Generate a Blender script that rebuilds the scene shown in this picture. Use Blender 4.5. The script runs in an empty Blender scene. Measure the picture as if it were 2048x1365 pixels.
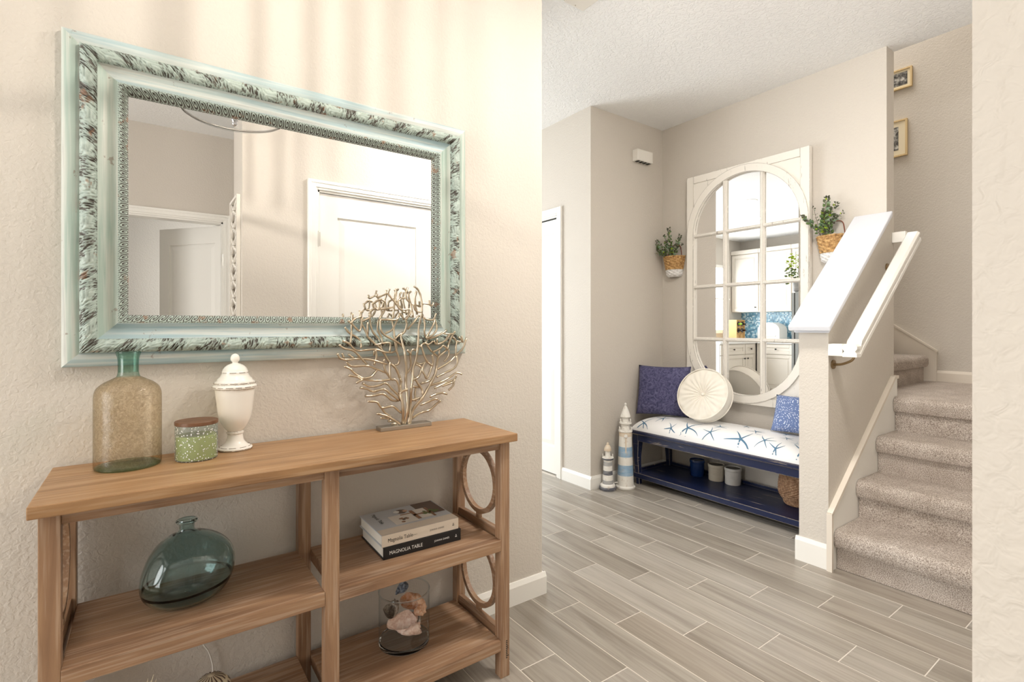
import bpy, bmesh, math, random
from mathutils import Vector, Matrix, Euler
random.seed(7)
PI = math.pi
C = bpy.context.scene.collection
SC = bpy.context.scene

# ------------------------------------------------------------------ camera, world, lights, exposure
cam_data = bpy.data.cameras.new('camera')
cam_data.sensor_fit = 'HORIZONTAL'; cam_data.sensor_width = 36.0
cam_data.lens = 1020.6 / 2048 * 36.0
cam_data.shift_y = -29.5 / 2048
cam_data.clip_start = 0.02
cam = bpy.data.objects.new('camera', cam_data); C.objects.link(cam)
cam.location = (0, 0, 1.165)
cam.rotation_euler = (PI / 2, 0, math.radians(54.31 - 90))
SC.camera = cam

world = bpy.data.worlds.new('world'); SC.world = world; world.use_nodes = True
bg = world.node_tree.nodes['Background']
bg.inputs[0].default_value = (0.80, 0.88, 1.0, 1); bg.inputs[1].default_value = 1.0

def area(name, loc, rot, sx, sy, power, col):
    l = bpy.data.lights.new(name, 'AREA'); l.shape = 'RECTANGLE'; l.size = sx; l.size_y = sy
    l.energy = power; l.color = col
    o = bpy.data.objects.new(name, l); C.objects.link(o); o.location = loc; o.rotation_euler = rot
    return o
# daylight at windows, glazed doors and upstairs, plus an added bedroom fill
area('front_door_daylight', (-2.88, 0.72, 1.35), (0, math.radians(-90), 0), 2.1, 1.5, 37, (1.0, 0.985, 0.965))
area('kitchen_window_daylight', (-1.1, 5.20, 1.65), (math.radians(-90), 0, 0), 1.5, 1.1, 20, (0.93, 0.97, 1.0))
area('living_room_daylight', (0.7, 5.20, 1.25), (math.radians(-90), 0, 0), 1.7, 2.2, 46, (0.93, 0.97, 1.0))
area('stairwell_daylight', (4.0, 2.2, 5.05), (0, 0, 0), 0.9, 1.6, 26, (1.0, 0.97, 0.93))
area('bedroom_fill', (1.24, -2.05, 1.5), (0, math.radians(90), 0), 1.2, 0.8, 12, (0.95, 0.98, 1.0))  # added fill for the room behind the open door
SC.view_settings.view_transform = 'Standard'
SC.view_settings.look = 'None'
SC.view_settings.exposure = 1.12
SC.view_settings.gamma = 1.0
SC.view_settings.use_curve_mapping = False

# ------------------------------------------------------------------ helpers
def lin(c):
    return tuple(((x / 255) / 12.92 if x / 255 <= 0.04045 else ((x / 255 + 0.055) / 1.055) ** 2.4) for x in c) + (1.0,)

class NT:
    def __init__(s, m):
        s.t = m.node_tree; s.b = s.t.nodes['Principled BSDF']; s.out = s.t.nodes['Material Output']
    def n(s, typ, **kw):
        nd = s.t.nodes.new(typ)
        for k, v in kw.items():
            if k[0] == 'i' and k[1:].isdigit(): nd.inputs[int(k[1:])].default_value = v
            else: setattr(nd, k, v)
        return nd
    def l(s, a, b): s.t.links.new(a, b)
    def coords(s, scale=(1, 1, 1), rnd=0.0, loc=(0, 0, 0)):
        tc = s.n('ShaderNodeTexCoord'); mp = s.n('ShaderNodeMapping')
        mp.inputs['Scale'].default_value = scale; mp.inputs['Location'].default_value = loc
        if rnd:
            oi = s.n('ShaderNodeObjectInfo'); ml = s.n('ShaderNodeVectorMath', operation='MULTIPLY_ADD')
            cx = s.n('ShaderNodeCombineXYZ'); 
            for i in range(3): s.l(oi.outputs['Random'], cx.inputs[i])
            ml.inputs[1].default_value = (rnd, rnd * 1.7, rnd * 2.3)
            s.l(cx.outputs[0], ml.inputs[0]); s.l(tc.outputs['Object'], ml.inputs[2]); s.l(ml.outputs[0], mp.inputs[0])
        else: s.l(tc.outputs['Object'], mp.inputs[0])
        return mp.outputs[0]
    def noise(s, vec, scale, detail=3, rough=0.55, dist=0.0):
        nd = s.n('ShaderNodeTexNoise'); nd.inputs['Scale'].default_value = scale
        nd.inputs['Detail'].default_value = detail; nd.inputs['Roughness'].default_value = rough
        nd.inputs['Distortion'].default_value = dist
        s.l(vec, nd.inputs['Vector']); return nd.outputs['Fac']
    def ramp(s, fac, stops, mode='LINEAR'):
        r = s.n('ShaderNodeValToRGB'); r.color_ramp.interpolation = mode
        e = r.color_ramp.elements
        while len(e) < len(stops): e.new(0.5)
        for i, (p, c) in enumerate(stops): e[i].position = p; e[i].color = c if len(c) == 4 else lin(c)
        s.l(fac, r.inputs[0]); return r.outputs[0]
    def mix(s, fac, a, b, mode='MIX'):
        m = s.n('ShaderNodeMix', data_type='RGBA', blend_type=mode)
        for sock, v in ((m.inputs[0], fac), (m.inputs[6], a), (m.inputs[7], b)):
            if hasattr(v, 'links'): s.l(v, sock)
            else: sock.default_value = v
        return m.outputs[2]
    def bump(s, h, strength=0.3, dist=0.002):
        b = s.n('ShaderNodeBump'); b.inputs['Strength'].default_value = strength; b.inputs['Distance'].default_value = dist
        s.l(h, b.inputs['Height']); s.l(b.outputs[0], s.b.inputs['Normal']); return b
    def edge(s, radius=0.004, lo=0.9, hi=0.99):
        bv = s.n('ShaderNodeBevel', samples=4); bv.inputs['Radius'].default_value = radius
        g = s.n('ShaderNodeNewGeometry'); d = s.n('ShaderNodeVectorMath', operation='DOT_PRODUCT')
        s.l(bv.outputs[0], d.inputs[0]); s.l(g.outputs['Normal'], d.inputs[1])
        mr = s.n('ShaderNodeMapRange'); mr.inputs['From Min'].default_value = lo; mr.inputs['From Max'].default_value = hi
        mr.inputs['To Min'].default_value = 1; mr.inputs['To Max'].default_value = 0
        s.l(d.outputs['Value'], mr.inputs[0]); return mr.outputs[0]
    def math(s, op, a, b=0.0):
        m = s.n('ShaderNodeMath', operation=op)
        for i, v in enumerate((a, b)):
            if hasattr(v, 'links'): s.l(v, m.inputs[i])
            else: m.inputs[i].default_value = v
        return m.outputs[0]

M = {}
def mat(name, rgb=(200, 200, 200), rough=0.5, metal=0.0, fn=None, **kw):
    m = bpy.data.materials.new(name); m.use_nodes = True
    nt = NT(m); nt.b.inputs['Base Color'].default_value = lin(rgb)
    nt.b.inputs['Roughness'].default_value = rough; nt.b.inputs['Metallic'].default_value = metal
    for k, v in kw.items(): nt.b.inputs[k.replace('_', ' ')].default_value = v
    if fn: fn(nt)
    M[name] = m; return m
def emis(name, rgb, strength):
    m = mat(name, rgb); b = m.node_tree.nodes['Principled BSDF']
    b.inputs['Emission Color'].default_value = lin(rgb); b.inputs['Emission Strength'].default_value = strength
    return m
def thin_glass(name, tint, edge_tint, rough=0.02, crackle=0.0, ior=1.3, speck=None):
    """thin blown glass: tinted see-through wall with a Fresnel reflection; the tint deepens where the wall is seen edge on"""
    m = bpy.data.materials.new(name); m.use_nodes = True; nt = NT(m); t = nt.t
    tr = nt.n('ShaderNodeBsdfTransparent'); gl = nt.n('ShaderNodeBsdfGlossy'); gl.inputs['Roughness'].default_value = rough
    lw = nt.n('ShaderNodeLayerWeight'); lw.inputs['Blend'].default_value = 0.5
    col = nt.mix(nt.math('POWER', lw.outputs['Facing'], 2.6), lin(tint), lin(edge_tint)); 
    f0 = ((ior - 1) / (ior + 1)) ** 2 * 1.6
    frs = nt.math('ADD', nt.math('MULTIPLY', nt.math('POWER', lw.outputs['Facing'], 5.0), 0.75), f0)   # Schlick, the same on both faces of the wall
    if crackle:
        v = nt.coords((1, 1, 1)); nz = nt.noise(v, 55, 4, 0.7, 1.5)
        cr = nt.ramp(nz, [(0.42, (1, 1, 1, 1)), (0.52, (0.72, 0.70, 0.66, 1)), (0.60, (1, 1, 1, 1))])
        col = nt.mix(crackle, col, cr, 'MULTIPLY')
        bp = nt.n('ShaderNodeBump'); bp.inputs['Strength'].default_value = 0.5; bp.inputs['Distance'].default_value = 0.002
        nt.l(nz, bp.inputs['Height']); nt.l(bp.outputs[0], gl.inputs['Normal'])
    nt.l(col, tr.inputs['Color'])
    ms = nt.n('ShaderNodeMixShader'); nt.l(frs, ms.inputs[0]); nt.l(tr.outputs[0], ms.inputs[1]); nt.l(gl.outputs[0], ms.inputs[2])
    last = ms.outputs[0]
    if speck:
        df = nt.n('ShaderNodeBsdfDiffuse'); df.inputs[0].default_value = lin((245, 248, 245))
        vo = nt.n('ShaderNodeTexVoronoi'); vo.inputs['Scale'].default_value = speck
        nt.l(nt.coords(), vo.inputs['Vector'])
        sp = nt.ramp(vo.outputs['Distance'], [(0.20, (1, 1, 1, 1)), (0.28, (0.14, 0.14, 0.14, 1))])
        m2 = nt.n('ShaderNodeMixShader'); nt.l(sp, m2.inputs[0]); nt.l(last, m2.inputs[1]); nt.l(df.outputs[0], m2.inputs[2]); last = m2.outputs[0]
    nt.l(last, nt.out.inputs['Surface']); M[name] = m; return m

ROOT = {}
class MB:
    """collects shapes and links them as one mesh object"""
    def __init__(s): s.bm = bmesh.new()
    def box(s, x0, x1, y0, y1, z0, z1):
        r = bmesh.ops.create_cube(s.bm, size=1.0)['verts']
        for v in r: v.co = Vector(((x0 + x1) / 2 + v.co.x * (x1 - x0), (y0 + y1) / 2 + v.co.y * (y1 - y0), (z0 + z1) / 2 + v.co.z * (z1 - z0)))
        return r
    def poly(s, verts, faces):
        vs = [s.bm.verts.new(v) for v in verts]
        for f in faces:
            try: s.bm.faces.new([vs[i] for i in f])
            except ValueError: pass
        return vs
    def prism(s, pts, d):
        """closed outline of 3d points extruded by vector d"""
        n = len(pts); d = Vector(d); a = [Vector(p) for p in pts]
        return s.poly(a + [p + d for p in a], [list(range(n))[::-1], list(range(n, 2 * n))] + [[i, (i + 1) % n, n + (i + 1) % n, n + i] for i in range(n)])
    def lathe(s, prof, c=(0, 0, 0), seg=32, cap0=True, cap1=True, a0=0.0, a1=2 * PI):
        full = abs(a1 - a0 - 2 * PI) < 1e-6; k = seg if full else seg + 1
        vs = []
        for r, z in prof:
            vs += [(c[0] + r * math.cos(a0 + (a1 - a0) * i / seg), c[1] + r * math.sin(a0 + (a1 - a0) * i / seg), c[2] + z) for i in range(k)]
        fs = []
        for j in range(len(prof) - 1):
            for i in range(seg):
                i2 = (i + 1) % k if full else i + 1
                fs.append([j * k + i, j * k + i2, (j + 1) * k + i2, (j + 1) * k + i])
        if cap0 and prof[0][0] > 1e-5: fs.append(list(range(k))[::-1])
        if cap1 and prof[-1][0] > 1e-5: fs.append([(len(prof) - 1) * k + i for i in range(k)])
        return s.poly(vs, fs)
    def tube(s, pts, rad, seg=8, caps=True, closed=False):
        pts = [Vector(p) for p in pts]; n = len(pts)
        if not hasattr(rad, '__len__'): rad = [rad] * n
        vs = []; up = None
        for i, p in enumerate(pts):
            if closed: t = pts[(i + 1) % n] - pts[i - 1]
            else: t = pts[min(i + 1, n - 1)] - pts[max(i - 1, 0)]
            if t.length < 1e-9: t = Vector((0, 0, 1))
            t.normalize()
            if up is None: up = t.orthogonal().normalized()
            else:
                up = up - t * up.dot(t)
                up = up.normalized() if up.length > 1e-6 else t.orthogonal().normalized()
            w = t.cross(up)
            vs += [p + (up * math.cos(2 * PI * k / seg) + w * math.sin(2 * PI * k / seg)) * rad[i] for k in range(seg)]
        fs = []
        for i in range(n if closed else n - 1):
            j = (i + 1) % n
            for k in range(seg):
                k2 = (k + 1) % seg; fs.append([i * seg + k, i * seg + k2, j * seg + k2, j * seg + k])
        if caps and not closed: fs += [list(range(seg))[::-1], [(n - 1) * seg + k for k in range(seg)]]
        return s.poly(vs, fs)
    def grid(s, fn, nu, nv, wrap_u=False):
        ku = nu if wrap_u else nu + 1
        vs = [fn(i / nu, j / nv) for j in range(nv + 1) for i in range(ku)]
        fs = []
        for j in range(nv):
            for i in range(nu):
                i2 = (i + 1) % ku; fs.append([j * ku + i, j * ku + i2, (j + 1) * ku + i2, (j + 1) * ku + i])
        return s.poly(vs, fs)
    def sweep(s, prof, path_fn):
        pass
    def xf(s, verts, m):
        for v in verts: v.co = m @ v.co
    def build(s, name, m, parent=None, bevel=0.0, bseg=2, smooth=False, merge=False, normals=True, angle=None):
        bm = s.bm
        if merge: bmesh.ops.remove_doubles(bm, verts=bm.verts, dist=1e-5)
        if normals: bmesh.ops.recalc_face_normals(bm, faces=bm.faces)
        if bevel > 0:
            es = [e for e in bm.edges if len(e.link_faces) == 2 and e.calc_face_angle(0) > 0.5]
            bmesh.ops.bevel(bm, geom=es, offset=bevel, segments=bseg, affect='EDGES', profile=0.6)
        root = parent
        while root is not None and root.parent is not None: root = root.parent
        off = ROOT.get(root.name) if root is not None else None
        if off is not None:
            for v in bm.verts: v.co -= off
        me = bpy.data.meshes.new(name)
        if smooth:
            for f in bm.faces: f.smooth = True
            if angle:
                for e in bm.edges:
                    if len(e.link_faces) == 2 and e.calc_face_angle(0) > angle: e.smooth = False
        bm.to_mesh(me); bm.free()
        o = bpy.data.objects.new(name, me); C.objects.link(o)
        mm = M[m] if isinstance(m, str) else m
        me.materials.append(mm)
        if parent is not None: o.parent = parent
        return o
def tag(o, label, cat=None, group=None):
    o['label'] = label
    if cat: o['category'] = cat
    if group: o['group'] = group
    return o
def thing(name, label, cat, loc=(0, 0, 0), rot=(0, 0, 0), group=None, world=True):
    """Empty at the thing's base; world=True: parts are given in room coordinates"""
    o = bpy.data.objects.new(name, None); C.objects.link(o); o.location = loc; o.rotation_euler = rot
    o.empty_display_size = 0.1
    if world: ROOT[o.name] = Vector(loc)
    return tag(o, label, cat, group)
def struct(o):
    o['kind'] = 'structure'; return o
def sroot(name, loc=(0, 0, 0)):
    o = bpy.data.objects.new(name, None); C.objects.link(o); o.location = loc; ROOT[o.name] = Vector(loc)
    return struct(o)
def sbox(name, m, *dims, parent=None, bevel=0.0):
    b = MB(); b.box(*dims); o = b.build(name, m, parent, bevel)
    return struct(o) if parent is None else o
def part(name, m, parent, dims, bevel=0.0, smooth=False):
    b = MB(); b.box(*dims); return b.build(name, m, parent, bevel, smooth=smooth)
def catmull(pts, sub=4):
    P = [Vector(p) for p in pts]; out = []
    if len(P) < 3:
        return [P[0].lerp(P[1], i / sub) for i in range(sub + 1)]
    for i in range(len(P) - 1):
        p0 = P[max(i - 1, 0)]; p1 = P[i]; p2 = P[i + 1]; p3 = P[min(i + 2, len(P) - 1)]
        for k in range(sub):
            t = k / sub
            out.append(0.5 * ((2 * p1) + (p2 - p0) * t + (2 * p0 - 5 * p1 + 4 * p2 - p3) * t * t + (3 * p1 - p0 - 3 * p2 + p3) * t ** 3))
    out.append(P[-1]); return out
def smooth_prof(pts, sub=5):
    return [(max(p.x, 0.0), p.y) for p in catmull([(a, b, 0) for a, b in pts], sub)]
def text_into(mb, string, size, origin, xdir, ydir, thick=0.0004, align='LEFT', squash=1.0):
    cu = bpy.data.curves.new('t', 'FONT'); cu.body = string; cu.size = size; cu.align_x = align; cu.extrude = 0.0; cu.resolution_u = 3
    ob = bpy.data.objects.new('t', cu); C.objects.link(ob)
    bpy.context.view_layer.update()
    me = bpy.data.meshes.new_from_object(ob)
    X = Vector(xdir).normalized(); Y = Vector(ydir).normalized(); Z = X.cross(Y); O = Vector(origin)
    mb.poly([O + X * v.co.x * squash + Y * v.co.y + Z * thick for v in me.vertices], [list(p.vertices) for p in me.polygons])
    bpy.data.objects.remove(ob); bpy.data.curves.remove(cu); bpy.data.meshes.remove(me)

# ------------------------------------------------------------------ materials
def f_wall(nt):
    v = nt.coords(); a = nt.noise(v, 95, 2, 0.5, 0.6); b = nt.noise(v, 30, 2)
    h = nt.math('ADD', nt.math('MULTIPLY', a, 1.0), nt.math('MULTIPLY', b, 0.22))
    nt.bump(h, 0.75, 0.0027)
mat('wall_paint', (208, 201, 191), 0.62, fn=f_wall)
def f_ceil(nt):
    v = nt.coords(); a = nt.noise(v, 42, 3, 0.55, 1.2)
    r = nt.ramp(a, [(0.40, (0, 0, 0, 1)), (0.56, (1, 1, 1, 1))])
    nt.bump(r, 0.6, 0.0035)
mat('ceiling_paint', (247, 247, 246), 0.75, fn=f_ceil)
mat('white_trim', (240, 238, 232), 0.35)
mat('cream_trim', (228, 219, 206), 0.35)
mat('cool_white_trim', (220, 223, 230), 0.35)
mat('dark_gap', (34, 36, 34), 0.8)
mat('grout', (216, 209, 199), 0.8)
def f_tile(nt):
    v = nt.coords((16, 1.1, 8), 9.0); a = nt.noise(v, 1.0, 6, 0.62, 0.5); b = nt.noise(nt.coords((90, 2.5, 8), 5.0), 1.0, 3, 0.6)
    c = nt.noise(nt.coords((2.5, 0.9, 1), 7.0), 1.0, 3)
    oi = nt.n('ShaderNodeObjectInfo')
    base = nt.ramp(oi.outputs['Random'], [(0.0, (154, 147, 138)), (0.35, (166, 159, 149)), (0.7, (174, 168, 160)), (1.0, (160, 151, 140))])
    st = nt.ramp(a, [(0.30, (0.62, 0.59, 0.56, 1)), (0.48, (0.95, 0.94, 0.93, 1)), (0.70, (1.14, 1.14, 1.14, 1))])
    fi = nt.ramp(b, [(0.35, (0.86, 0.85, 0.83, 1)), (0.6, (1.03, 1.03, 1.03, 1))])
    cl = nt.ramp(c, [(0.35, (0.90, 0.89, 0.87, 1)), (0.65, (1.04, 1.05, 1.06, 1))])
    col = nt.mix(1.0, nt.mix(1.0, nt.mix(1.0, base, st, 'MULTIPLY'), fi, 'MULTIPLY'), cl, 'MULTIPLY')
    nt.l(col, nt.b.inputs['Base Color']); nt.bump(b, 0.12, 0.0008)
mat('wood_look_tile', (160, 150, 136), 0.33, fn=f_tile)
def f_floorslab(nt):
    v = nt.coords((1, 1, 1)); br = nt.n('ShaderNodeTexBrick'); mp = nt.n('ShaderNodeMapping'); mp.inputs['Rotation'].default_value = (0, 0, PI / 2)
    nt.l(v, mp.inputs[0]); nt.l(mp.outputs[0], br.inputs['Vector'])
    br.inputs['Color1'].default_value = lin((160, 151, 138)); br.inputs['Color2'].default_value = lin((178, 170, 158)); br.inputs['Mortar'].default_value = lin((206, 197, 184))
    br.inputs['Scale'].default_value = 1.0; br.inputs['Brick Width'].default_value = 0.61; br.inputs['Row Height'].default_value = 0.154; br.inputs['Mortar Size'].default_value = 0.0025
    nt.l(br.outputs['Color'], nt.b.inputs['Base Color'])
mat('floor_slab', (165, 156, 143), 0.35, fn=f_floorslab)
def wood(name, cols, axis='x', rough=0.45, scale=1.0, rnd=3.0):
    sc = {'x': (1.3, 16, 16), 'y': (16, 1.3, 16), 'z': (16, 16, 1.3)}[axis]; sc2 = {'x': (5, 130, 130), 'y': (130, 5, 130), 'z': (130, 130, 5)}[axis]
    def f(nt):
        a = nt.noise(nt.coords(tuple(q * scale for q in sc), rnd), 1.0, 5, 0.6, 1.4); b = nt.noise(nt.coords(tuple(q * scale for q in sc2), rnd), 1.0, 2, 0.5)
        k = nt.noise(nt.coords((2.2, 2.2, 2.2), rnd), 1.0, 2)
        col = nt.ramp(a, [(0.25, cols[0]), (0.5, cols[1]), (0.75, cols[2])])
        col = nt.mix(nt.math('MULTIPLY', nt.ramp(b, [(0.50, (0, 0, 0, 1)), (0.62, (1, 1, 1, 1))]), 0.36), col, lin(cols[3]))
        col = nt.mix(nt.math('MULTIPLY', nt.ramp(k, [(0.56, (0, 0, 0, 1)), (0.72, (1, 1, 1, 1))]), 0.35), col, lin(cols[0]))
        nt.l(col, nt.b.inputs['Base Color']); nt.bump(b, 0.25, 0.0006)
    return mat(name, cols[1], rough, fn=f)
ACA = [(116, 86, 64), (150, 116, 88), (172, 138, 106), (196, 174, 152)]
TOPC = [(124, 90, 60), (160, 122, 84), (182, 145, 105), (192, 164, 132)]
wood('acacia_top', TOPC, 'x', 0.42); wood('acacia_x', ACA, 'x'); wood('acacia_y', ACA, 'y'); wood('acacia_z', ACA, 'z')
wood('dark_lid_wood', [(70, 46, 32), (104, 70, 48), (126, 88, 60), (120, 90, 66)], 'x', 0.45)
wood('light_frame_wood', [(196, 168, 116), (218, 192, 142), (230, 208, 162), (226, 204, 160)], 'z', 0.45)
mat('mirror_silver', (244, 244, 244), 0.0, 1.0)
def paint_streak(name, base, streak, dark, axis):
    sc = {'x': (2.0, 70, 70), 'z': (70, 70, 2.0)}[axis]
    def f(nt):
        a = nt.noise(nt.coords(sc, 1.0), 1.0, 4, 0.6); b = nt.noise(nt.coords((2.2, 2.2, 2.2)), 1.0, 3)
        c = nt.noise(nt.coords((26, 26, 26)), 1.0, 4, 0.7)
        col = nt.mix(nt.ramp(b, [(0.38, (0, 0, 0, 1)), (0.62, (1, 1, 1, 1))]), lin(base), lin(streak))
        col = nt.mix(nt.ramp(a, [(0.42, (0, 0, 0, 1)), (0.62, (0.85, 0.85, 0.85, 1))]), col, lin((218, 218, 210)))
        col = nt.mix(nt.math('MULTIPLY', nt.ramp(a, [(0.58, (0, 0, 0, 1)), (0.68, (1, 1, 1, 1))]), 0.4), col, lin(dark))
        col = nt.mix(nt.math('MULTIPLY', nt.ramp(c, [(0.66, (0, 0, 0, 1)), (0.70, (1, 1, 1, 1))]), 0.55), col, lin((124, 92, 72)))
        nt.l(col, nt.b.inputs['Base Color']); nt.bump(a, 0.2, 0.0006)
    return mat(name, base, 0.5, fn=f)
paint_streak('teal_paint_x', (158, 182, 188), (182, 197, 195), (142, 150, 150), 'x')
paint_streak('teal_paint_z', (166, 187, 176), (187, 198, 188), (146, 152, 148), 'z')
def f_orn(nt):
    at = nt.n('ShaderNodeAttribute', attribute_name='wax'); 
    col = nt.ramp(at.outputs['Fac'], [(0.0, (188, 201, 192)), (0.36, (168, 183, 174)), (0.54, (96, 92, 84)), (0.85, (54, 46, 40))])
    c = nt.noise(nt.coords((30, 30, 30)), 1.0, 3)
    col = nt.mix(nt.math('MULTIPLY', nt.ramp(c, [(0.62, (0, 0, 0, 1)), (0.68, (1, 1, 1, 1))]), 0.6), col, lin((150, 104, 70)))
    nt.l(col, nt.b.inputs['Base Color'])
mat('teal_ornament', (170, 206, 196), 0.5, fn=f_orn)
def distressed(name, base, worn, rough=0.4, rad=0.004, amt=0.8, scratch=(60, 3, 60), samt=0.5, thr=0.62):
    def f(nt):
        e = nt.edge(rad); nz = nt.noise(nt.coords((24, 24, 24)), 1.0, 4, 0.7)
        e2 = nt.math('MULTIPLY', e, nt.ramp(nz, [(0.30, (0, 0, 0, 1)), (0.44, (1, 1, 1, 1))]))
        s_ = nt.noise(nt.coords(scratch), 1.0, 4, 0.7); s2 = nt.math('MULTIPLY', nt.ramp(s_, [(thr, (0, 0, 0, 1)), (thr + 0.05, (1, 1, 1, 1))]), samt)
        m_ = nt.math('MAXIMUM', nt.math('MULTIPLY', e2, amt), s2)
        nt.l(nt.mix(m_, lin(base), lin(worn)), nt.b.inputs['Base Color'])
    return mat(name, base, rough, fn=f)
distressed('navy_paint', (22, 32, 66), (206, 188, 160), 0.36, 0.005, 0.9)
distressed('white_distressed', (238, 233, 224), (112, 102, 88), 0.5, 0.006, 0.9, (40, 40, 6), 0.6, 0.63)
mat('brass_patina', (150, 128, 96), 0.35, 1.0)
mat('champagne_metal', (198, 184, 162), 0.28, 1.0)
mat('nickel', (190, 184, 174), 0.3, 1.0)
mat('pewter', (176, 172, 164), 0.38, 1.0)
mat('chrome', (215, 215, 218), 0.08, 1.0)
mat('dark_steel', (92, 88, 82), 0.35, 0.8)
mat('black_iron', (40, 38, 36), 0.45, 0.6)
def f_ceramic(nt):
    v = nt.coords((1, 1, 1)); nz = nt.noise(v, 70, 3, 0.7)
    w = nt.n('ShaderNodeTexWave', wave_type='BANDS', bands_direction='Z')
    nt.l(nt.mix(nt.math('MULTIPLY', nt.edge(0.003, 0.86, 0.97), nt.ramp(nz, [(0.45, (0, 0, 0, 1)), (0.52, (1, 1, 1, 1))])), lin((240, 236, 228)), lin((120, 96, 70))), nt.b.inputs['Base Color'])
mat('white_ceramic', (240, 236, 228), 0.22, fn=f_ceramic)
mat('ceramic_wear', (112, 88, 62), 0.5)
thin_glass('amber_crackle_glass', (248, 240, 226), (222, 214, 194), 0.04, 0.55, 1.35)
thin_glass('green_glass', (222, 238, 232), (150, 196, 184), 0.03, 0.0, 1.4)
thin_glass('teal_glass', (204, 222, 220), (140, 172, 176), 0.03, 0.0, 1.4)
thin_glass('clear_glass', (254, 254, 254), (234, 240, 244), 0.02, 0.0, 1.28)
thin_glass('streak_rod_glass', (214, 212, 210), (140, 138, 136), 0.03, 0.0, 1.5)  # tinted glass for the added rods that streak the lamp light
thin_glass('speckled_glass', (226, 236, 236), (180, 196, 196), 0.05, 0.0, 1.35, 150)
mat('demijohn_glass', (204, 224, 224), 0.0, Transmission_Weight=1.0, IOR=1.45)
mat('thick_glass', (240, 248, 252), 0.0, Transmission_Weight=1.0, IOR=1.45)
mat('green_wax', (176, 184, 92), 0.5)
mat('paper', (232, 226, 214), 0.8)
mat('book_cream', (222, 210, 194), 0.55)
mat('book_black', (20, 21, 24), 0.45)
mat('ink_black', (28, 26, 26), 0.6)
mat('ink_white', (240, 240, 236), 0.6)
mat('cover_gray', (196, 200, 204), 0.4)
mat('cover_dark', (104, 84, 74), 0.45)
mat('cover_wood', (150, 108, 78), 0.45)
mat('cover_green', (98, 116, 62), 0.45)
mat('cover_skin', (214, 176, 150), 0.45)
mat('cover_pale', (226, 220, 210), 0.4)
def carpet(nt):
    v = nt.coords(); a = nt.noise(v, 260, 2, 0.7); b = nt.noise(v, 9, 3); c = nt.noise(v, 620, 1)
    col = nt.ramp(a, [(0.34, (134, 118, 107)), (0.5, (202, 189, 177)), (0.66, (238, 230, 222))])
    col = nt.mix(0.5, col, nt.ramp(b, [(0.35, (0.74, 0.70, 0.66, 1)), (0.65, (1.1, 1.1, 1.1, 1))]), 'MULTIPLY')
    nt.l(col, nt.b.inputs['Base Color']); nt.bump(nt.math('ADD', a, c), 0.9, 0.004)
mat('carpet', (160, 145, 130), 0.95, fn=carpet)
def weave(name, c0, c1, c2, rough=0.7):
    def f(nt):
        v = nt.coords((1, 1, 1)); a = nt.noise(v, 60, 4, 0.7); 
        nt.l(nt.ramp(a, [(0.30, c0), (0.5, c1), (0.70, c2)]), nt.b.inputs['Base Color']); nt.bump(nt.noise(v, 220, 2), 0.4, 0.001)
    return mat(name, c1, rough, fn=f)
weave('water_hyacinth', (122, 86, 50), (188, 146, 92), (222, 188, 132)); weave('hyacinth_white', (200, 196, 192), (232, 230, 228), (246, 246, 246))
weave('brown_wicker', (98, 70, 48), (150, 114, 84), (190, 158, 124)); mat('wicker_dark', (38, 30, 26), 0.9)
mat('leather_strap', (132, 66, 40), 0.6)
mat('leaf_green', (96, 122, 66), 0.55); mat('leaf_dusty', (124, 148, 120), 0.6); mat('leaf_olive', (84, 88, 66), 0.6); mat('leaf_lime', (176, 200, 44), 0.55); mat('stem_brown', (92, 70, 50), 0.7)
mat('moss', (60, 66, 30), 0.9)
def f_fab(nt):
    v = nt.coords(); nt.bump(nt.noise(v, 500, 2), 0.25, 0.0008)
mat('cream_fabric', (238, 232, 220), 0.85, fn=f_fab); mat('white_fabric', (242, 241, 240), 0.8, fn=f_fab)
def f_navyp(nt):
    v = nt.coords(); a = nt.noise(v, 26, 4, 0.65, 2.5); b = nt.noise(v, 8, 2)
    col = nt.ramp(a, [(0.36, (54, 54, 88)), (0.5, (84, 83, 120)), (0.66, (108, 106, 140))]); 
    nt.l(col, nt.b.inputs['Base Color']); nt.bump(a, 0.9, 0.008)
mat('purple_navy_quilt', (86, 86, 132), 0.85, fn=f_navyp)
def f_patt(nt):
    v = nt.coords((1, 1, 1)); vo = nt.n('ShaderNodeTexVoronoi', feature='F1'); vo.inputs['Scale'].default_value = 8.0; nt.l(v, vo.inputs['Vector'])
    w = nt.math('SINE', nt.math('MULTIPLY', vo.outputs['Distance'], 75.0)); vd = nt.n('ShaderNodeTexVoronoi'); vd.inputs['Scale'].default_value = 125.0; nt.l(v, vd.inputs['Vector'])
    d = nt.ramp(vd.outputs['Distance'], [(0.38, (1, 1, 1, 1)), (0.46, (0, 0, 0, 1))]); ww = nt.ramp(w, [(0.10, (0, 0, 0, 1)), (0.30, (1, 1, 1, 1))])
    nt.l(nt.mix(nt.math('MULTIPLY', d, ww), lin((104, 124, 170)), lin((226, 232, 242))), nt.b.inputs['Base Color'])
mat('blue_print_fabric', (92, 114, 168), 0.85, fn=f_patt)
mat('starfish_print', (84, 122, 150), 0.85); mat('starfish_pale', (206, 214, 220), 0.85)
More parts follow.
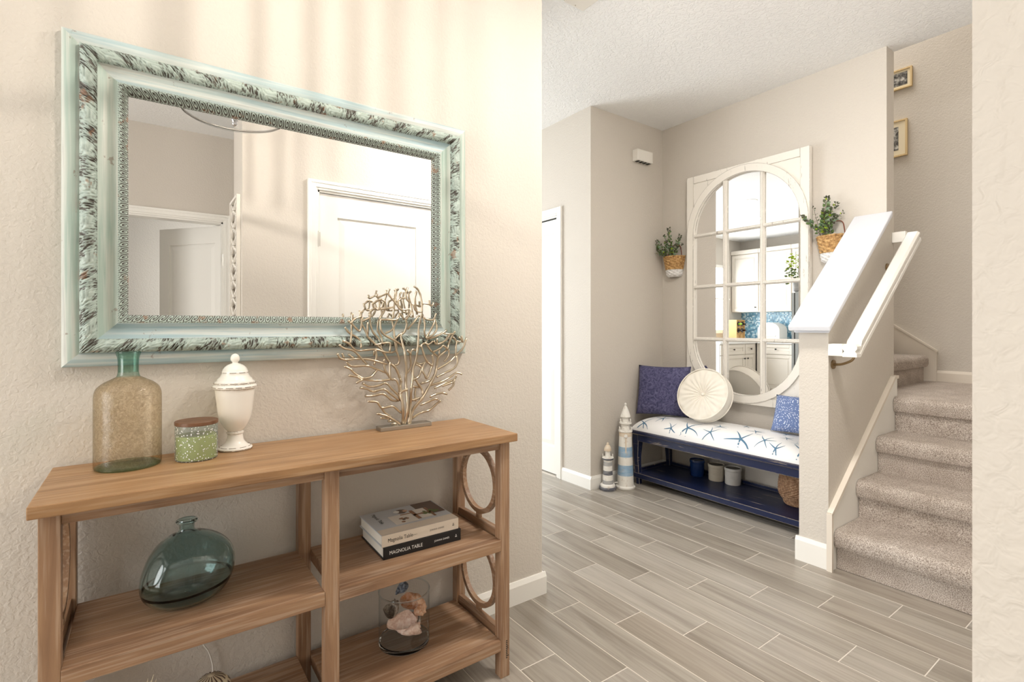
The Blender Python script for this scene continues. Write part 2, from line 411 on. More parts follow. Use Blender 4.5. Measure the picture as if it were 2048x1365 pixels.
def painted(name, c, wear=(190, 170, 150)):
    def f(nt):
        nz = nt.noise(nt.coords((12, 12, 60)), 1.0, 4, 0.6); n2 = nt.noise(nt.coords((40, 40, 40)), 1.0, 3)
        col = nt.mix(nt.math('MULTIPLY', nt.ramp(nz, [(0.4, (0, 0, 0, 1)), (0.7, (1, 1, 1, 1))]), 0.3), lin(c), lin((240, 238, 232)))
        col = nt.mix(nt.math('MULTIPLY', nt.ramp(n2, [(0.60, (0, 0, 0, 1)), (0.66, (1, 1, 1, 1))]), 0.3), col, lin(wear))
        nt.l(col, nt.b.inputs['Base Color'])
    return mat(name, c, 0.6, fn=f)
painted('light_white', (240, 237, 230)); painted('light_blue', (142, 178, 208)); painted('light_gray', (168, 168, 168)); painted('light_charcoal', (84, 86, 96)); painted('light_tan', (222, 204, 180))
mat('crock_navy', (24, 52, 104), 0.18); mat('crock_cream', (206, 196, 178), 0.35); mat('crock_white', (222, 218, 212), 0.35); mat('crock_inside', (120, 112, 100), 0.5)
mat('plastic_white', (232, 228, 220), 0.45)
def shellm(name, a, b, c):
    def f(nt):
        v = nt.coords(); n1 = nt.noise(v, 45, 4, 0.6, 1.0); n2 = nt.noise(v, 150, 3)
        nt.l(nt.mix(0.35, nt.ramp(n1, [(0.35, a), (0.5, b), (0.66, c)]), nt.ramp(n2, [(0.4, a), (0.6, c)])), nt.b.inputs['Base Color']); nt.bump(n1, 0.5, 0.003)
    return mat(name, b, 0.45, fn=f)
shellm('shell_gray', (98, 84, 74), (158, 146, 132), (204, 196, 184)); shellm('shell_orange', (206, 140, 92), (226, 180, 148), (240, 214, 188)); shellm('shell_pink', (206, 170, 150), (232, 204, 188), (244, 228, 216)); shellm('shell_blue', (36, 42, 56), (98, 112, 132), (190, 196, 204))
mat('photo_gray', (150, 148, 144), 0.4)
def f_photo(nt):
    a = nt.noise(nt.coords((1, 1, 1)), 28, 4, 0.6); nt.l(nt.ramp(a, [(0.38, (30, 30, 30)), (0.5, (120, 118, 114)), (0.62, (206, 204, 198))]), nt.b.inputs['Base Color'])
mat('photo_print', (120, 118, 114), 0.35, fn=f_photo)
mat('mat_board', (236, 224, 196), 0.8)
mat('stainless', (168, 172, 174), 0.3, 0.9)
def f_mosaic(nt):
    v = nt.coords((1, 1, 1)); vo = nt.n('ShaderNodeTexVoronoi', feature='F1', distance='CHEBYCHEV'); vo.inputs['Scale'].default_value = 42.0; vo.inputs['Randomness'].default_value = 0.35; nt.l(v, vo.inputs['Vector'])
    sp = nt.n('ShaderNodeSeparateColor'); nt.l(vo.outputs['Color'], sp.inputs[0])
    nt.l(nt.ramp(sp.outputs[0], [(0.0, (96, 140, 164)), (0.3, (150, 190, 208)), (0.55, (206, 224, 230)), (0.8, (120, 170, 196)), (1.0, (232, 238, 238))], 'CONSTANT'), nt.b.inputs['Base Color'])
mat('blue_mosaic', (150, 190, 208), 0.2, fn=f_mosaic)
mat('counter_white', (236, 236, 234), 0.2); mat('cabinet_paint', (226, 219, 208), 0.4); mat('cork_tan', (206, 168, 112), 0.7); mat('bottle_dark', (40, 26, 26), 0.2); mat('bottle_green', (150, 200, 40), 0.3)
emis('bulb_glow', (255, 245, 232), 3700.0); emis('downlight_glow', (255, 248, 238), 14.0); emis('fill_light_glow', (255, 249, 242), 62.0)
mat('window_glass', (236, 244, 250), 0.1, Transmission_Weight=0.9)
# ------------------------------------------------------------------ the setting
WP = 'wall_paint'
def multi(name, m, boxes, kind=True):
    b = MB()
    for d in boxes: b.box(*d)
    o = b.build(name, m)
    return struct(o) if kind else o
# floor: grout slab with every tile plank laid as a piece of its own near the camera
floor = struct(sbox('floor', 'floor_slab', -3.0, 5.0, -2.8, 5.5, -0.08, -0.0045))
gr = sbox('grout_bed', 'grout', 0.265, 3.45, 0.0, 3.43, -0.006, -0.0009, parent=floor)
PW, PL, G = 0.1537, 0.6075, 0.0014
def tile_mesh(length):
    b = MB(); b.box(-PW / 2 + G, PW / 2 - G, -length / 2 + G, length / 2 - G, -0.008, 0.0)
    bm = b.bm
    es = [e for e in bm.edges if e.verts[0].co.z > -0.001 and e.verts[1].co.z > -0.001]
    bmesh.ops.bevel(bm, geom=es, offset=0.0012, segments=1, affect='EDGES')
    me = bpy.data.meshes.new('plank_tile'); bm.to_mesh(me); bm.free(); me.materials.append(M['wood_look_tile']); return me
tm = tile_mesh(PL)
for k in range(-7, 14):
    xc = 1.338 + PW * (k + 0.5); off = 1.586 - 0.2 * (k % 3)
    for j in range(-4, 5):
        y0 = off + PL * j
        if y0 < -0.10 or y0 + PL > 3.60: continue
        if xc < 1.35 and y0 > 1.75: continue
        if xc > 2.75 and y0 + PL < 1.1: continue
        t = bpy.data.objects.new('plank_tile', tm); C.objects.link(t); t.parent = floor; t.location = (xc, y0 + PL / 2, 0)
ceiling = sbox('ceiling', 'ceiling_paint', -3.0, 3.487, -2.8, 5.5, 2.74, 2.95)
sbox('ceiling_upstairs', 'ceiling_paint', 3.38, 4.9, -0.3, 3.8, 5.2, 5.3)
wl = sbox('wall_left', WP, -2.9, 1.408, 1.734, 2.47, 0, 2.74, bevel=0.004)
# hall closet wall, niche walls
multi('wall_hall', WP, [(2.58, 2.70, 2.63, 2.992, 0, 2.74), (2.58, 2.70, 3.80, 5.26, 0, 2.74), (2.58, 2.70, 2.992, 3.80, 2.02, 2.74), (3.3, 3.36, 2.76, 5.26, 0, 2.74)])
sbox('wall_niche', WP, 2.70, 3.487, 2.63, 2.75, 0, 2.74)
sbox('wall_back', WP, 3.38, 3.487, 1.10, 2.63, 0, 2.74)
# half wall beside the stairs with sloped top
CS = 0.82
def capz(x): return 1.17 + (x - 2.60) * CS
b = MB(); b.prism([(2.655, 1.235, 0), (3.38, 1.235, 0), (3.38, 1.235, capz(3.38) - 0.045), (2.655, 1.235, capz(2.655) - 0.045)], (0, -0.135, 0))
struct(b.build('wall_stair', WP))
tr = sroot('trim_1', (2.6, 1.17, 1.1))
b = MB(); b.prism([(2.595, 1.262, capz(2.595)), (3.379, 1.262, capz(3.379)), (3.379, 1.262, capz(3.379) - 0.030), (2.602, 1.262, capz(2.602) - 0.030)], (0, -0.192, 0))
b.build('cap_board', 'cool_white_trim', tr, 0.006, 3)
b = MB(); b.prism([(2.63, 1.248, capz(2.63) - 0.030), (3.379, 1.248, capz(3.379) - 0.030), (3.379, 1.248, capz(3.379) - 0.056), (2.63, 1.248, capz(2.63) - 0.062)], (0, -0.163, 0))
b.build('cove_moulding', 'cool_white_trim', tr, 0.004, 2)
# right wall with the closet door, stairwell walls
multi('wall_right', WP, [(0.46, 0.885, -0.25, 0.1, 0, 2.74), (1.70, 4.68, -0.25, 0.1, 0, 2.74), (0.885, 1.70, -0.25, 0.1, 2.03, 2.74), (3.487, 4.68, -0.25, 0.1, 2.74, 5.2)])
sbox('wall_far', WP, 4.68, 4.8, -0.3, 3.8, 0, 5.2)
multi('wall_stairwell', WP, [(3.38, 3.487, -0.3, 3.8, 2.95, 5.2), (3.487, 4.68, 3.7, 3.8, 0, 5.2), (3.38, 3.487, 2.75, 3.8, 0, 2.74), (4.68, 4.8, -0.5, -0.3, 0, 5.2)])
# entry behind the camera
multi('wall_entry', WP, [(-2.9, -0.235, -1.54, -1.42, 0, 2.74), (0.525, 0.87, -1.54, -1.42, 0, 2.74), (-0.235, 0.525, -1.54, -1.42, 2.03, 2.74), (0.75, 0.87, -1.42, -0.25, 0, 2.74)])
multi('wall_bedroom', 'wall_paint', [(-1.0, 1.4, -2.7, -2.6, 0, 2.74), (1.3, 1.4, -2.6, -1.54, 0, 2.74), (-1.1, -1.0, -2.7, -1.54, 0, 2.74)])
sbox('wall_front', WP, -3.0, -2.9, -1.54, 5.5, 0, 2.74)
sbox('wall_kitchen', WP, -2.5, -2.36, 2.47, 5.26, 0, 2.74)
sbox('wall_north', WP, -2.5, 3.0, 5.26, 5.4, 0, 2.74)

def baseboard(name, segs, m='white_trim', h=0.092, z=0.0, th=0.014, parent=None):
    """segs: (p0, p1, outward normal) in plan"""
    b = MB()
    for (x0, y0), (x1, y1), (nx, ny) in segs:
        sec = [(0, 0), (th, 0), (th, h - 0.018), (th * 0.45, h), (0, h)]
        b.prism([(x0 + nx * a, y0 + ny * a, z + c) for a, c in sec], (x1 - x0, y1 - y0, 0))
    o = b.build(name, m, parent)
    return struct(o) if parent is None else o
baseboard('baseboard_left', [((-2.9, 1.734), (1.422, 1.734), (0, -1)), ((1.408, 1.7342), (1.408, 2.47), (1, 0))], 'white_trim')
baseboard('baseboard_hall', [((2.58, 2.6165), (2.58, 2.945), (-1, 0)), ((2.5802, 2.63), (3.366, 2.63), (0, -1))])
baseboard('baseboard_back', [((3.38, 1.235), (3.38, 2.63), (-1, 0))])
baseboard('baseboard_stair', [((2.655, 1.101), (2.655, 1.2485), (-1, 0)), ((2.6552, 1.235), (3.38, 1.235), (0, 1))], h=0.118)
baseboard('baseboard_right', [((0.46, 0.1), (0.80, 0.1), (0, 1)), ((1.78, 0.1), (2.69, 0.1), (0, 1)), ((0.46, -0.25), (0.46, 0.114), (-1, 0))])
baseboard('baseboard_landing', [((4.68, 0.1), (4.68, 1.21), (-1, 0))], 'cream_trim', 0.078, 0.766)
baseboard('baseboard_entry', [((-2.9, -1.42), (-0.30, -1.42), (0, 1)), ((0.59, -1.42), (0.75, -1.42), (0, 1))])

# doors
def mtx(loc, rz): return Matrix.Translation(Vector(loc)) @ Matrix.Rotation(rz, 4, 'Z')
def door(name, loc, rz, w, h, panels, hinge_z=(), hinge_x=0.0, leaf_rz=0.0, leaf_loc=None, top_gap=False):
    """local: x along the door from the hinge side, y into the room, z up; casing round the opening 0..w"""
    r = sroot(name, loc); m = mtx(loc, rz)
    ml = m @ (mtx(leaf_loc, leaf_rz) if leaf_loc else Matrix.Identity(4))
    b = MB()
    for (x0, x1, z0, z1) in ((-0.062, 0.0, 0, h + 0.062), (w, w + 0.062, 0, h + 0.062), (0.0, w, h, h + 0.062)):
        for d, e in ((0.0, 0.010), (0.014, 0.016), (0.040, 0.020)):
            if x1 - x0 < 0.1:
                o_ = d * 0.06; s = (x0 + o_, x1 - d) if x0 < 0 else (x0 + d, x1 - o_)
                v = b.box(s[0], s[1], 0.0005, e, z0, z1 - o_)
            else: v = b.box(x0 - d, x1 + d, 0.0005, e, z0 + d, z1 - d * 0.06 - 0.0004)
            b.xf(v, m)
    b.build('casing', 'white_trim', r, 0.002, 1)
    b = MB()
    for d in ((0.0, 0.012, -0.115, 0.0, 0, h), (w - 0.012, w, -0.115, 0.0, 0, h), (0.0, w, -0.115, 0.0, h - 0.012, h)):
        b.xf(b.box(*d), m)
    b.build('jamb', 'white_trim', r)
    g = 0.0125 if top_gap else 0.016; lh = h - (0.022 if top_gap else g)
    leaf = MB(); y0, y1 = -0.050, -0.014
    xs = sorted(set([g, w - g] + [q for p in panels for q in (p[0], p[1])])); 
    zs = sorted(set([0.012, lh] + [q for p in panels for q in (p[2], p[3])]))
    for i in range(len(xs) - 1):
        for k in range(len(zs) - 1):
            cx, cz = (xs[i] + xs[i + 1]) / 2, (zs[k] + zs[k + 1]) / 2
            inp = any(p[0] < cx < p[1] and p[2] < cz < p[3] for p in panels)
            if not inp: leaf.xf(leaf.box(xs[i], xs[i + 1], y0, y1, zs[k], zs[k + 1]), ml)
    lo = leaf.build('door_leaf', 'white_trim', r)
    for p in panels:
        b = MB(); x0, x1, z0, z1 = p
        b.xf(b.box(x0, x1, y0 + 0.004, y1 - 0.010, z0, z1), ml)
        b.xf(b.poly([(x0 + .012, y1 - .010, z0 + .012), (x1 - .012, y1 - .010, z0 + .012), (x1 - .012, y1 - .010, z1 - .012), (x0 + .012, y1 - .010, z1 - .012),
                     (x0 + .045, y1 - .003, z0 + .045), (x1 - .045, y1 - .003, z0 + .045), (x1 - .045, y1 - .003, z1 - .045), (x0 + .045, y1 - .003, z1 - .045)],
                    [[0, 1, 5, 4], [1, 2, 6, 5], [2, 3, 7, 6], [3, 0, 4, 7], [4, 5, 6, 7]]), ml)
        b.build('panel', 'white_trim', lo)
    for hz in hinge_z:
        b = MB(); b.xf(b.box(hinge_x - 0.012, hinge_x + 0.018, -0.014, -0.006, hz - 0.045, hz + 0.045), m)
        b.xf(b.lathe([(0.006, -0.05), (0.006, 0.05)], (hinge_x + 0.002, -0.004, hz), 10), m); b.build('hinge', 'nickel', r)
    if top_gap:
        b = MB(); b.xf(b.box(0.0, w, -0.062, -0.012, h - 0.020, h - 0.013), m); b.build('sliding_track', 'dark_gap', r)
    return r
def six(w, h):
    a, c = 0.11, 0.10; m1 = (w - c) / 2
    rows = [(0.20, 0.80), (0.95, 1.55), (1.66, h - 0.13)]
    return [(a, w - a, 0.24, 0.86), (a, w - a, 1.02, h - 0.14)]
# hall closet door in the wall at x=2.58 (faces -x)
door('door_1', (2.58, 2.992, 0), PI / 2, 0.808, 2.02, [(0.05, 0.355, 0.22, 0.85), (0.05, 0.355, 1.0, 1.89), (0.453, 0.758, 0.22, 0.85), (0.453, 0.758, 1.0, 1.89)], top_gap=True)
# closet door in the right wall (faces +y), seen in the big mirror
door('door_2', (0.885, 0.1, 0), 0.0, 0.815, 2.03, [(0.13, 0.685, 0.24, 0.86), (0.13, 0.685, 1.02, 1.87)], (1.72, 0.25), 0.0)
# open entry door, seen in the big mirror
door('door_3', (-0.235, -1.42, 0), 0.0, 0.76, 2.03, [(0.13, 0.63, 0.24, 0.86), (0.13, 0.63, 1.02, 1.87)], (1.72,), 0.76, leaf_rz=math.radians(52), leaf_loc=(0.315, -0.60, 0))

# windows in the north wall and the glazed front door, behind the camera or seen only in the niche mirror
def window(name, x0, x1, y, z0, z1, nx, nz):
    r = sroot(name, ((x0 + x1) / 2, y, z0)); b = MB()
    for d in ((x0 - .06, x0, z0 - .06, z1 + .06), (x1, x1 + .06, z0 - .06, z1 + .06), (x0, x1, z0 - .06, z0), (x0, x1, z1, z1 + .06)): b.box(d[0], d[1], y - .03, y, d[2], d[3])
    for i in range(1, nx): q = x0 + (x1 - x0) * i / nx; b.box(q - .012, q + .012, y - .085, y - .07, z0, z1)
    for i in range(1, nz): q = z0 + (z1 - z0) * i / nz; b.box(x0, x1, y - .085, y - .07, q - .012, q + .012)
    b.build('window_frame', 'white_trim', r)
    part('pane', 'window_glass', r, (x0, x1, y - .008, y - .004, z0, z1)); return r
window('window_1', -1.85, -0.35, 5.26, 1.10, 2.20, 2, 2)
window('window_2', -0.15, 1.55, 5.26, 0.15, 2.35, 2, 1)

def side_window(name, x, y0, y1, z0, z1, sx):
    r = sroot(name, (x, (y0 + y1) / 2, z0)); b = MB()
    for d in ((y0 - .06, y0, z0 - .06, z1 + .06), (y1, y1 + .06, z0 - .06, z1 + .06), (y0, y1, z0 - .06, z0), (y0, y1, z1, z1 + .06)): b.box(min(x, x + sx * .03), max(x, x + sx * .03), d[0], d[1], d[2], d[3])
    q_ = (y0 + y1) / 2; b.box(min(x + sx * .045, x + sx * .06), max(x + sx * .045, x + sx * .06), q_ - .015, q_ + .015, z0, z1)
    b.build('window_frame', 'white_trim', r); part('pane', 'window_glass', r, (min(x + sx * .004, x + sx * .008), max(x + sx * .004, x + sx * .008), y0, y1, z0, z1)); return r
side_window('window_3', -2.9, -0.03, 1.47, 0.30, 2.40, 1)
side_window('added_window', 1.30, -2.45, -1.65, 0.90, 2.10, -1)  # frame added around the bedroom fill light
b = MB()
for d in ((3.52, 3.55, 1.38, 3.02), (4.45, 4.48, 1.38, 3.02), (3.55, 4.45, 1.38, 1.40), (3.55, 4.45, 3.0, 3.02)): b.box(*d, 5.04, 5.2)
struct(b.build('added_skylight', 'white_trim'))  # skylight frame added around the unseen stairwell light

# staircase: carpeted steps with rolled nosings, skirt boards
st = thing('staircase', 'carpeted staircase climbing past the half wall to a landing', 'stairs', (2.7, 0.6, 0))
RX = [2.70, 2.952, 3.204, 3.452]; RZ = [0.19, 0.383, 0.574, 0.766]
def step_outline(x0, x1, z0, z1, ov=0.030, r=0.036):
    p = [(x0, z0), (x0, z1 - 0.088), (x0 - 0.012, z1 - 0.084)]
    c = (x0 - ov + r, z1 - r)
    for i in range(9):
        a = PI * 1.08 - i * (PI * 0.58) / 8
        p.append((c[0] + r * math.cos(a) * 1.0, c[1] + r * math.sin(a)))
    p[2:3] = [(x0 - ov + 0.010, z1 - 0.082), (x0 - ov, z1 - 0.062)]
    return p + [(x1, z1), (x1, z0)]
for i in range(4):
    x1 = RX[i + 1] + 0.02 if i < 3 else 4.676
    o = step_outline(RX[i], x1, 0.002 if i == 0 else RZ[i - 1] - 0.05, RZ[i])
    b = MB(); b.prism([(x, 0.104, z) for x, z in o], (0, 0.978, 0)); b.build('step' if i < 3 else 'landing', 'carpet', st, smooth=True, angle=0.6)
for i in range(2):
    z1 = 0.766 + 0.19 * (i + 1); y0 = 1.262 + 0.255 * i
    o = step_outline(y0, y0 + 0.30, z1 - 0.24, z1)
    b = MB(); b.prism([(3.49, y, z) for y, z in o], (1.085 if i == 0 else 1.17, 0, 0)); b.build('step', 'carpet', st, bevel=0.0, smooth=True, angle=0.6)
part('landing', 'carpet', st, (3.49, 4.676, 1.08, 1.80, 0.55, 0.7655))
b = MB(); b.prism([(2.641, 1.0995, 0), (2.641, 1.0995, 0.275), (3.44, 1.0995, 0.88), (3.4865, 1.0995, 0.88), (3.4865, 1.0995, 0.0)], (0, -0.016, 0)); b.build('skirt_board', 'white_trim', st)
b = MB()
for (a, c) in (((2.637, 0.0), (2.637, 0.275)), ((2.641, 0.275), (3.44, 0.88)), ((3.44, 0.88), (3.4885, 0.88))):
    d = Vector((c[0] - a[0], 0, c[1] - a[1])); n = Vector((-d.z, 0, d.x)).normalized() * 0.014
    q = Vector((a[0], 1.0995, a[1])); w = Vector((c[0], 1.0995, c[1]))
    b.prism([q + n * 0.3, w + n * 0.3, w - n * 0.9, q - n * 0.9], (0, -0.024, 0))
b.build('skirt_cap', 'cream_trim', st)
b = MB(); b.prism([(4.679, 1.21, 0.766), (4.679, 1.21, 0.98), (4.679, 2.4, 1.83), (4.679, 2.4, 0.766)], (-0.018, 0, 0)); b.build('skirt_board', 'cream_trim', st)
b = MB(); b.prism([(4.679, 1.205, 0.975), (4.679, 1.205, 0.99), (4.679, 2.4, 1.845), (4.679, 2.4, 1.825)], (-0.024, 0, 0)); b.build('skirt_cap', 'cream_trim', st)
# handrail on the half wall
hr = thing('handrail', 'sloping white wooden handrail fixed to the half wall by the stairs', 'handrail', (2.62, 1.0, 1.05))
prof = [(-0.030, -0.030), (0.030, -0.030), (0.030, -0.014), (0.022, -0.004), (0.031, 0.008), (0.031, 0.020), (0.022, 0.030), (-0.022, 0.030), (-0.031, 0.020), (-0.031, 0.008), (-0.022, -0.004), (-0.030, -0.014)]
RYC = 1.006; A = Vector((2.674, RYC, 1.052)); B = Vector((3.487, RYC, 1.668))
b = MB()
d1 = (B - A)
n_ = Vector((-d1.z, 0, d1.x)).normalized()
def ring(p, up): return [p + Vector((0, a, 0)) + up * c for a, c in prof]
def loft(b, rings):
    n = len(rings[0]); vs = [v for r in rings for v in r]; fs = [list(range(n))[::-1], [(len(rings) - 1) * n + i for i in range(n)]]
    for j in range(len(rings) - 1): fs += [[j * n + i, j * n + (i + 1) % n, (j + 1) * n + (i + 1) % n, (j + 1) * n + i] for i in range(n)]
    return b.poly(vs, fs)
loft(b, [ring(A - Vector((0.030, 0, 0)), Vector((0, 0, 1))), ring(A + Vector((0.014, 0, 0)), Vector((0, 0, 1))), ring(A + d1 * 0.045, n_), ring(B, n_)])
b.build('rail', 'white_trim', hr)
b = MB(); b.prism([(2.644, RYC + 0.03, 1.024), (2.644, RYC + 0.03, 1.082), (2.690, RYC + 0.03, 1.082), (2.690, RYC + 0.03, 1.024)], (0, 0.062, 0)); b.build('rail_return', 'white_trim', hr, 0.004)
b = MB(); b.prism([(3.455, RYC + 0.03, 1.640), (3.455, RYC + 0.03, 1.700), (3.492, RYC + 0.03, 1.700), (3.492, RYC + 0.03, 1.640)], (0, 0.064, 0)); b.build('rail_return', 'white_trim', hr, 0.004)
for bx in (2.700, 3.38):
    t = (bx - A.x) / d1.x; z = A.z + d1.z * t - 0.036
    b = MB(); b.tube(catmull([(bx, 1.097, z - 0.055), (bx, 1.06, z - 0.052), (bx, RYC + 0.01, z - 0.030), (bx, RYC, z)], 4), 0.006, 8)
    b.lathe([(0.022, -0.003), (0.022, 0.003)], (bx, 0, 0), 16); 
    vs = b.bm.verts[:]; 
    for v in vs[-32:]: v.co = Vector((v.co.x, 1.096 + v.co.z, z - 0.055 + v.co.y))
    b.box(bx - 0.03, bx + 0.03, RYC - 0.014, RYC + 0.014, z - 0.004, z + 0.006)
    b.build('bracket', 'brass_patina', hr)
# ------------------------------------------------------------------ big carved mirror on the left wall
MX0, MX1, MZ0, MZ1 = -0.173, 1.006, 1.060, 1.923
mr = thing('wall_mirror', 'large wall mirror in a carved teal and grey painted frame above the console', 'mirror', (0.416, 1.73, 1.06))
# frame section: distance in from the outer edge, height off the wall
SEC_OUT = [(0.000, 0.0), (0.000, 0.020), (0.004, 0.026), (0.018, 0.030), (0.030, 0.028), (0.036, 0.026)]
SEC_BAND = [(0.036, 0.026), (0.037, 0.040), (0.044, 0.050), (0.054, 0.054), (0.064, 0.050), (0.071, 0.042), (0.072, 0.034)]
SEC_COVE = [(0.072, 0.034), (0.076, 0.031), (0.086, 0.026), (0.098, 0.026), (0.108, 0.032), (0.112, 0.036), (0.114, 0.036)]
SEC_LIP = [(0.114, 0.036), (0.117, 0.039), (0.122, 0.038), (0.128, 0.033), (0.134, 0.025), (0.136, 0.010)]
def mp(side, s, d, h):
    """side 0 bottom 1 right 2 top 3 left; s 0..1 along, mitred"""
    if side in (0, 2):
        x = MX0 + d + (MX1 - MX0 - 2 * d) * s; z = MZ0 + d if side == 0 else MZ1 - d
    else:
        z = MZ0 + d + (MZ1 - MZ0 - 2 * d) * s; x = MX1 - d if side == 1 else MX0 + d
    return Vector((x, 1.733 - h, z))
for side in range(4):
    m_ = 'teal_paint_x' if side in (0, 2) else 'teal_paint_z'
    for nm, sec in (('frame_rail', SEC_OUT), ('cove_rail', SEC_COVE)):
        b = MB(); fine = catmull([(a, c, 0) for a, c in sec], 3)
        b.grid(lambda u, v: mp(side, u, fine[round(v * (len(fine) - 1))].x, fine[round(v * (len(fine) - 1))].y), 2, len(fine) - 1)
        b.build(nm, m_, mr, smooth=True, angle=0.9)
def carved(name, sec, amp, L, motif):
    for side in range(4):
        ln = (MX1 - MX0) if side in (0, 2) else (MZ1 - MZ0)
        nu = int(ln / 0.0016); nv = 18; wax = []
        fine = catmull([(a, c, 0) for a, c in sec], 6); nf = len(fine) - 1
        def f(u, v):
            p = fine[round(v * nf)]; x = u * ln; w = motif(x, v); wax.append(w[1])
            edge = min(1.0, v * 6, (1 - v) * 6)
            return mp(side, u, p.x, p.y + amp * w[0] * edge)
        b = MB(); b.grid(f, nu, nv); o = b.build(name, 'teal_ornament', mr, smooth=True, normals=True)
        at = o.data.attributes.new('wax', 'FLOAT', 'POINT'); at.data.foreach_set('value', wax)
def vnoise(x, y, seed=0):
    def h(i, j): return math.sin(i * 127.1 + j * 311.7 + seed * 74.7) * 43758.5453 % 1.0
    i, j = math.floor(x), math.floor(y); a, c = x - i, y - j; a = a * a * (3 - 2 * a); c = c * c * (3 - 2 * c)
    return (h(i, j) * (1 - a) + h(i + 1, j) * a) * (1 - c) + (h(i, j + 1) * (1 - a) + h(i + 1, j + 1) * a) * c
def acanthus(x, v):
    k = x / 0.105; i = math.floor(k); s = k - i; c = v - 0.5; sg = 1 if i % 2 else -1
    d = math.hypot((s - 0.42) / 0.30, (c + 0.08 * sg) / 0.36); bud = max(0.0, 1 - d * d)
    fan = math.sin(math.atan2(c + 0.08 * sg, s - 0.14) * 17)                       # leaf ribs fanning from the stalk
    n1 = vnoise(x * 300, v * 6 + x * 110 * sg, 1); n2 = vnoise(x * 620 + v * 9, v * 12 - x * 150, 2); r1 = 1 - abs(2 * n1 - 1) * 2.0; r2 = 1 - abs(2 * n2 - 1) * 2.0
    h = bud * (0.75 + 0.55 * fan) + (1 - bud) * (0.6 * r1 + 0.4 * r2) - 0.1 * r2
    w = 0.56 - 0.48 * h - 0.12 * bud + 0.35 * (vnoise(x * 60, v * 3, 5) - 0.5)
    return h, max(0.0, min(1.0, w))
def scroll(x, v):
    s = (x / 0.024) % 1.0; cx, cy = s - 0.5, (v - 0.6) * 0.9; r = math.hypot(cx, cy); a = math.atan2(cy, cx)
    h = math.sin(r * 26 - a) * (1.0 if r < 0.46 else 0.3) * (1 if v > 0.22 else 0.0)
    if v < 0.22: h = 0.7 * math.sin(x * 2200 / 3)
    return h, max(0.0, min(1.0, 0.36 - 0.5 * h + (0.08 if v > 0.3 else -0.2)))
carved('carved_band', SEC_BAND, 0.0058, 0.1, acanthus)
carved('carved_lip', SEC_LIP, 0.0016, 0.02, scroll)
part('mirror_glass', 'mirror_silver', mr, (MX0 + 0.133, MX1 - 0.133, 1.7215, 1.7245, MZ0 + 0.133, MZ1 - 0.133))
part('backing', 'dark_lid_wood', mr, (MX0 + 0.01, MX1 - 0.01, 1.7255, 1.7325, MZ0 + 0.01, MZ1 - 0.01))

# ------------------------------------------------------------------ console table
ct = thing('console_table', 'acacia wood console table with two shelf levels and ringed ends', 'table', (0.407, 1.55, 0))
part('tabletop', 'acacia_top', ct, (-0.19, 1.004, 1.365, 1.718, 0.783, 0.809), 0.0025)
LX = [(-0.176, -0.141), (0.387, 0.425), (0.952, 0.987)]
for (x0, x1) in LX:
    for (y0, y1) in ((1.388, 1.423), (1.680, 1.714)):
        part('leg', 'acacia_z', ct, (x0, x1, y0, y1, 0.0, 0.783), 0.002)
for (x0, x1) in ((-0.141, 0.387), (0.425, 0.952)):
    part('apron', 'acacia_x', ct, (x0, x1, 1.396, 1.416, 0.756, 0.783), 0.0015)
    part('apron', 'acacia_x', ct, (x0, x1, 1.686, 1.706, 0.756, 0.783), 0.0015)
    for z0, z1 in ((0.422, 0.459), (0.092, 0.128)):
        part('shelf', 'acacia_x', ct, (x0, x1, 1.387, 1.700, z0, z1), 0.002)
for xa in (-0.168, 0.960):
    for zb in (0.459, 0.128):
        part('side_rail', 'acacia_y', ct, (xa, xa + 0.018, 1.423, 1.680, zb - 0.010, zb + 0.024), 0.001)
        if zb < 0.2: part('side_rail', 'acacia_y', ct, (xa, xa + 0.018, 1.423, 1.680, 0.415, 0.449), 0.001)
        else: part('side_rail', 'acacia_y', ct, (xa, xa + 0.018, 1.423, 1.680, 0.760, 0.783), 0.001)
        b = MB(); cz = zb + 0.158; cy = 1.5515; R1, R2 = 0.117, 0.101; n = 40
        vs = []
        for i in range(n):
            a = 2 * PI * i / n
            for r in (R1, R2):
                for xx in (xa + 0.001, xa + 0.017): vs.append((xx, cy + r * math.cos(a), cz + r * math.sin(a)))
        fs = []
        for i in range(n):
            p, q = i * 4, ((i + 1) % n) * 4
            fs += [[p, q, q + 1, p + 1], [p + 2, p + 3, q + 3, q + 2], [p, p + 2, q + 2, q], [p + 1, q + 1, q + 3, p + 3]]
        b.poly(vs, fs); b.box(xa + 0.002, xa + 0.016, cy - 0.009, cy + 0.009, zb + 0.020, cz - R2 - 0.004); b.box(xa + 0.002, xa + 0.016, cy - 0.009, cy + 0.009, cz + R2 + 0.004, zb + 0.30)
        b.build('ring', 'acacia_y', ct)
b = MB()
for i, (z, w) in enumerate([(0.062 + k * 0.0062, random.choice((0.006, 0.009, 0.011))) for k in range(10)]):
    b.box(0.9866, 0.9872, 1.392, 1.392 + w * 1.4, z, z + 0.0025)
for i, (z, w) in enumerate([(0.062 + k * 0.0062, random.choice((0.006, 0.009, 0.011))) for k in range(10)]):
    b.box(0.972, 0.972 + w, 1.3872, 1.3879, z, z + 0.0025)
tag(b.build('stamped_mark', 'ink_black', ct), 'black stamped code marks')

